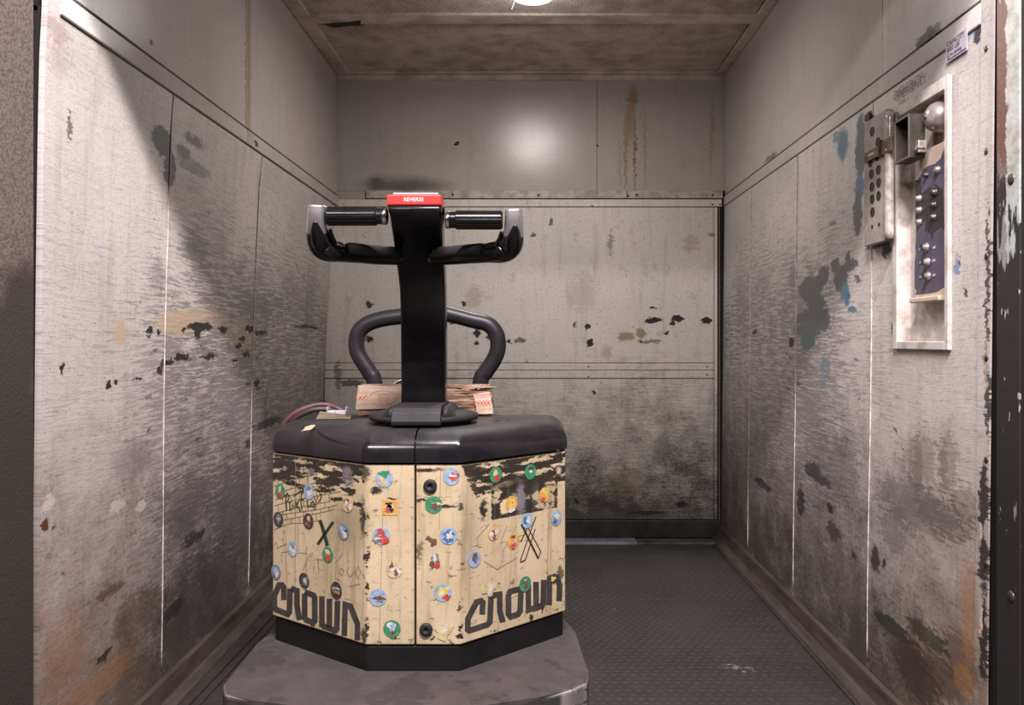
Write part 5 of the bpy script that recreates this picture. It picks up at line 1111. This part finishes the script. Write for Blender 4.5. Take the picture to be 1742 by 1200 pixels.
# open dark box
bx = empty('open_metal_box', (.97, 2.05, 1.50)); tag(bx, 'small dark open-fronted steel box beside the bell', 'box')
M_boxm = M_plain('sooty_box_metal', (.045, .038, .031), .45, .3, c2=(.018, .016, .013), nscale=18, bump=.4)
X0, X1 = .932, .9695
yb0, yb1 = yz(1523, 240, X0)[0], yz(1548, 240, X0)[0]
zt_ = CZ-(193-VY)*yb1/F; zb2 = CZ-(283-VY)*yb0/F+.004
def pl(a, b_, name, mat=M_boxm):
    bm = bmesh.new(); box(bm, a, b_, .001, 1); return obj(name, bm, mat, bx)
pl((X1-.003, yb1, zb2), (X1, yb0, zt_), 'back'); pl((X0, yb1, zb2), (X1-.003, yb1+.003, zt_), 'side'); pl((X0, yb0-.003, zb2), (X1-.003, yb0, zt_), 'side')
pl((X0, yb1+.003, zt_-.003), (X1-.003, yb0-.003, zt_), 'top'); pl((X0, yb1+.003, zb2), (X1-.003, yb0-.003, zb2+.003), 'bottom')
M_lip = M_plain('box_lip', (.12, .10, .085), .4, .3, c2=(.10, .08, .07))
for a, b_ in (((X0-.003, yb1-.001, zb2-.001), (X0, yb1+.006, zt_+.001)), ((X0-.003, yb0-.006, zb2-.001), (X0, yb0+.001, zt_+.001)), ((X0-.003, yb1+.006, zt_-.006), (X0, yb0-.006, zt_+.001)), ((X0-.003, yb1+.006, zb2-.001), (X0, yb0-.006, zb2+.006))):
    pl(a, b_, 'lip', M_lip)
bm = bmesh.new(); q = rw(1570, 246, .955); q.y = yb1-.010; box(bm, (.945, q.y-.006, q.z-.018), (.966, q.y+.009, q.z+.012), .002); cyl(bm, (.94, q.y-.004, q.z-.006), (1, 0, 0), .006, .02, 12); obj('latch', bm, M_btn, bx)
# perforated plate with hasp
pp = empty('perforated_plate', (XW, 2.3, 1.4)); tag(pp, 'narrow cream steel plate with two columns of round holes left of control panel', 'speaker plate')
XP = .955
ya, yb2 = yz(1470, 300, XP)[0], yz(1508, 300, XP)[0]; zA_, zB_ = CZ-(190-VY)*yz(1500, 190, XP)[0]/F, CZ-(411-VY)*yz(1500, 300, XP)[0]/F
bm = bmesh.new(); box(bm, (XP, yb2+.004, zB_), (XW-.002, ya, zA_), .002); obj('plate', bm, M_plain('scratched_plate_paint', (.36, .31, .28), .4, .1, c2=(.22, .19, .17), nscale=20, bump=.25), pp)
M_glossp = M_plain('glossy_cream_edge', (.60, .54, .50), .18, .15, c2=(.30, .26, .24), nscale=30, bump=.4)
pts = [rw(1511, y, .953) for y in range(190, 412, 12)]; yy0 = pts[5].y+.010
pts = [Vector((.9575, yy0-.006, p.z)) for p in pts]; bm = bmesh.new(); sweep(bm, pts, (.0155, .0105), 14, up=(1, 0, 0), sup=2.5); cnd = obj('edge_conduit', bm, M_glossp, pp, smooth=True); tag(cnd, 'glossy painted edge tube')
for i, (px, py) in enumerate(((1484, 224), (1494, 242), (1481, 277), (1493, 266), (1482.5, 296), (1494.5, 289), (1483.5, 318), (1495, 311), (1484, 339), (1495, 333.5), (1484.5, 361))):
    if i in (2, 3) and False: continue
    p = rw(px, py, XP); bm = bmesh.new(); lathe(bm, (XP+.002, p.y, p.z), (-1, 0, 0), [(.0135, 0), (.0135, .0032), (.0115, .0034), (.0113, .0022), (0, .0022)], 24); obj('hole', bm, M_black, pp)
for px, py in ((1484, 386), (1495.5, 382)):
    p = rw(px, py, XP); bm = bmesh.new(); lathe(bm, (XP+.002, p.y, p.z), (-1, 0, 0), [(.006, 0), (.006, .0028), (0, .0028)], 14); obj('hole', bm, M_black, pp)
p = rw(1478, 200, XW-.004); bm = bmesh.new(); lathe(bm, (XW+.002, p.y, p.z), (-1, 0, 0), [(.013, 0), (.013, .010), (0, .010)], 18); obj('hole', bm, M_black, pp)
hs = empty('steel_hasp', (.95, 2.2, 1.5)); tag(hs, 'rusty steel hasp across the perforated plate', 'hasp')
M_hasp = M_plain('rusty_hasp_steel', (.20, .155, .13), .4, .5, c2=(.10, .06, .045), nscale=30, bump=.3)
h0, h1, h2_ = rw(1471, 268, .948), rw(1497, 253, .948), rw(1518, 245, .948); zc_ = h1.z-.004
bm = bmesh.new(); box(bm, (.946, h1.y, zc_-.014), (.950, h0.y, zc_+.014), .001); leaf = obj('strap', bm, M_hasp, hs)
bm = bmesh.new(); ms = rw(1482, 262, .945); box(bm, (.9445, ms.y-.018, zc_-.004), (.9462, ms.y+.018, zc_+.004), .0005); obj('slot', bm, M_plain('bright_slot', (.45, .40, .36), .4), leaf)
bm = bmesh.new(); box(bm, (.946, h2_.y, zc_-.018), (.950, h1.y-.012, zc_+.022), .001); obj('hinge_leaf', bm, M_hasp, hs)
bm = bmesh.new(); cyl(bm, (.946, h1.y-.006, zc_-.02), (0, 0, 1), .006, .045, 14); obj('hinge_pin', bm, M_steel, hs)
for dz in (-.010, .013): 
    bm = bmesh.new(); lathe(bm, (.946, (h1.y+h2_.y)/2-.004, zc_+dz), (-1, 0, 0), [(.004, 0), (.003, .002), (0, .0025)], 12); obj('rivet', bm, M_btn, hs)
# capacity sign
cs = rw(1608, 72, XW-.001); ce = rw(1644, 45, XW-.001); zt2 = cs.z; zb3 = CZ-(109-VY)*cs.y/F
bm = bmesh.new(); box(bm, (XR(1.86, 1.7)-.0055, ce.y, zb3), (XR(1.86, 1.7)-.0035, cs.y, zt2), .0004)
M_sign = M_plain('lilac_grey_sign', (.36, .32, .37), .45, 0, c2=(.28, .25, .29), nscale=18)
sg = obj('capacity_sign', bm, M_sign, loc=(XR(1.86, 1.7)-.0035, (ce.y+cs.y)/2, (zt2+zb3)/2)); tag(sg, 'small lilac-grey sign lettered CAPACITY 8000 LBS high on right wall', 'sign')
M_ink = M_plain('dark_sign_ink', (.035, .028, .045), .5, 0)
def stext(s, dy, z, size, sq):
    bm = bmesh.new(); text_mesh(bm, s, size, frame4((XR(1.86, 1.7)-.0060, cs.y-dy, z), (0, -1, 0), (0, 0, 1)), squash=sq, extr=.0002); obj('lettering', bm, M_ink, sg)
H = zt2-zb3; stext('CAPACITY', .006, zt2-H*.30, .0175, .92); stext('8000 LBS', .006, zt2-H*.56, .0165, .90); stext('No Smoking', .022, zt2-H*.78, .0105, .9)
bm = bmesh.new(); box(bm, (XR(1.86, 1.7)-.0062, ce.y+.004, zb3+.004), (XR(1.86, 1.7)-.0052, cs.y-.008, zb3+.0065)); obj('underline', bm, M_ink, sg)
bm = bmesh.new(); pts = [(cs.y-.013+.006*math.cos(a*.5236), zt2-H*.74+.006*math.sin(a*.5236)) for a in range(12)]; ribbon(bm, pts, .0016, lambda y, z: Vector((XR(1.86, 1.7)-.0060, y, z)), closed=True); ribbon(bm, [pts[1], pts[7]], .0016, lambda y, z: Vector((XR(1.86, 1.7)-.0061, y, z))); obj('symbol', bm, M_ink, sg)
# handwriting above the panel (written on the wall)
M_hand = M_plain('pencil_handwriting', (.17, .13, .115), .6, 0)
rtext('EMERGENCY', 1520, 171, .034, XW-.0012, M_hand, 'handwriting', wr, .82); rtext('USE', 1529, 184, .024, XW-.0012, M_hand, 'handwriting', wr, .9)
rtext('Exiting', 1524, 196, .026, XW-.0012, M_hand, 'handwriting', wr, .85)
# dark cable down the back left corner
pts = [at(x, y, YB-.012) for x, y in ((563, 352), (560, 400), (557, 450), (554, 520), (551, 600), (549.5, 680), (549, 760), (547, 900))]
bm = bmesh.new(); sweep(bm, catmull(pts, 4), [(.0075, .0075)]*(7*4+1), 10, up=(0, 1, 0)); cb_ = obj('corner_cable', bm, M_black, loc=tuple(pts[-1]), smooth=True); tag(cb_, 'dark cable running down the back left corner of the cab', 'cable')
bm = bmesh.new(); q = at(550, 684, YB-.014); box(bm, (q.x-.013, q.y-.009, q.z-.004), (q.x+.013, q.y+.01, q.z+.004), .001); obj('clamp', bm, M_steel, cb_)
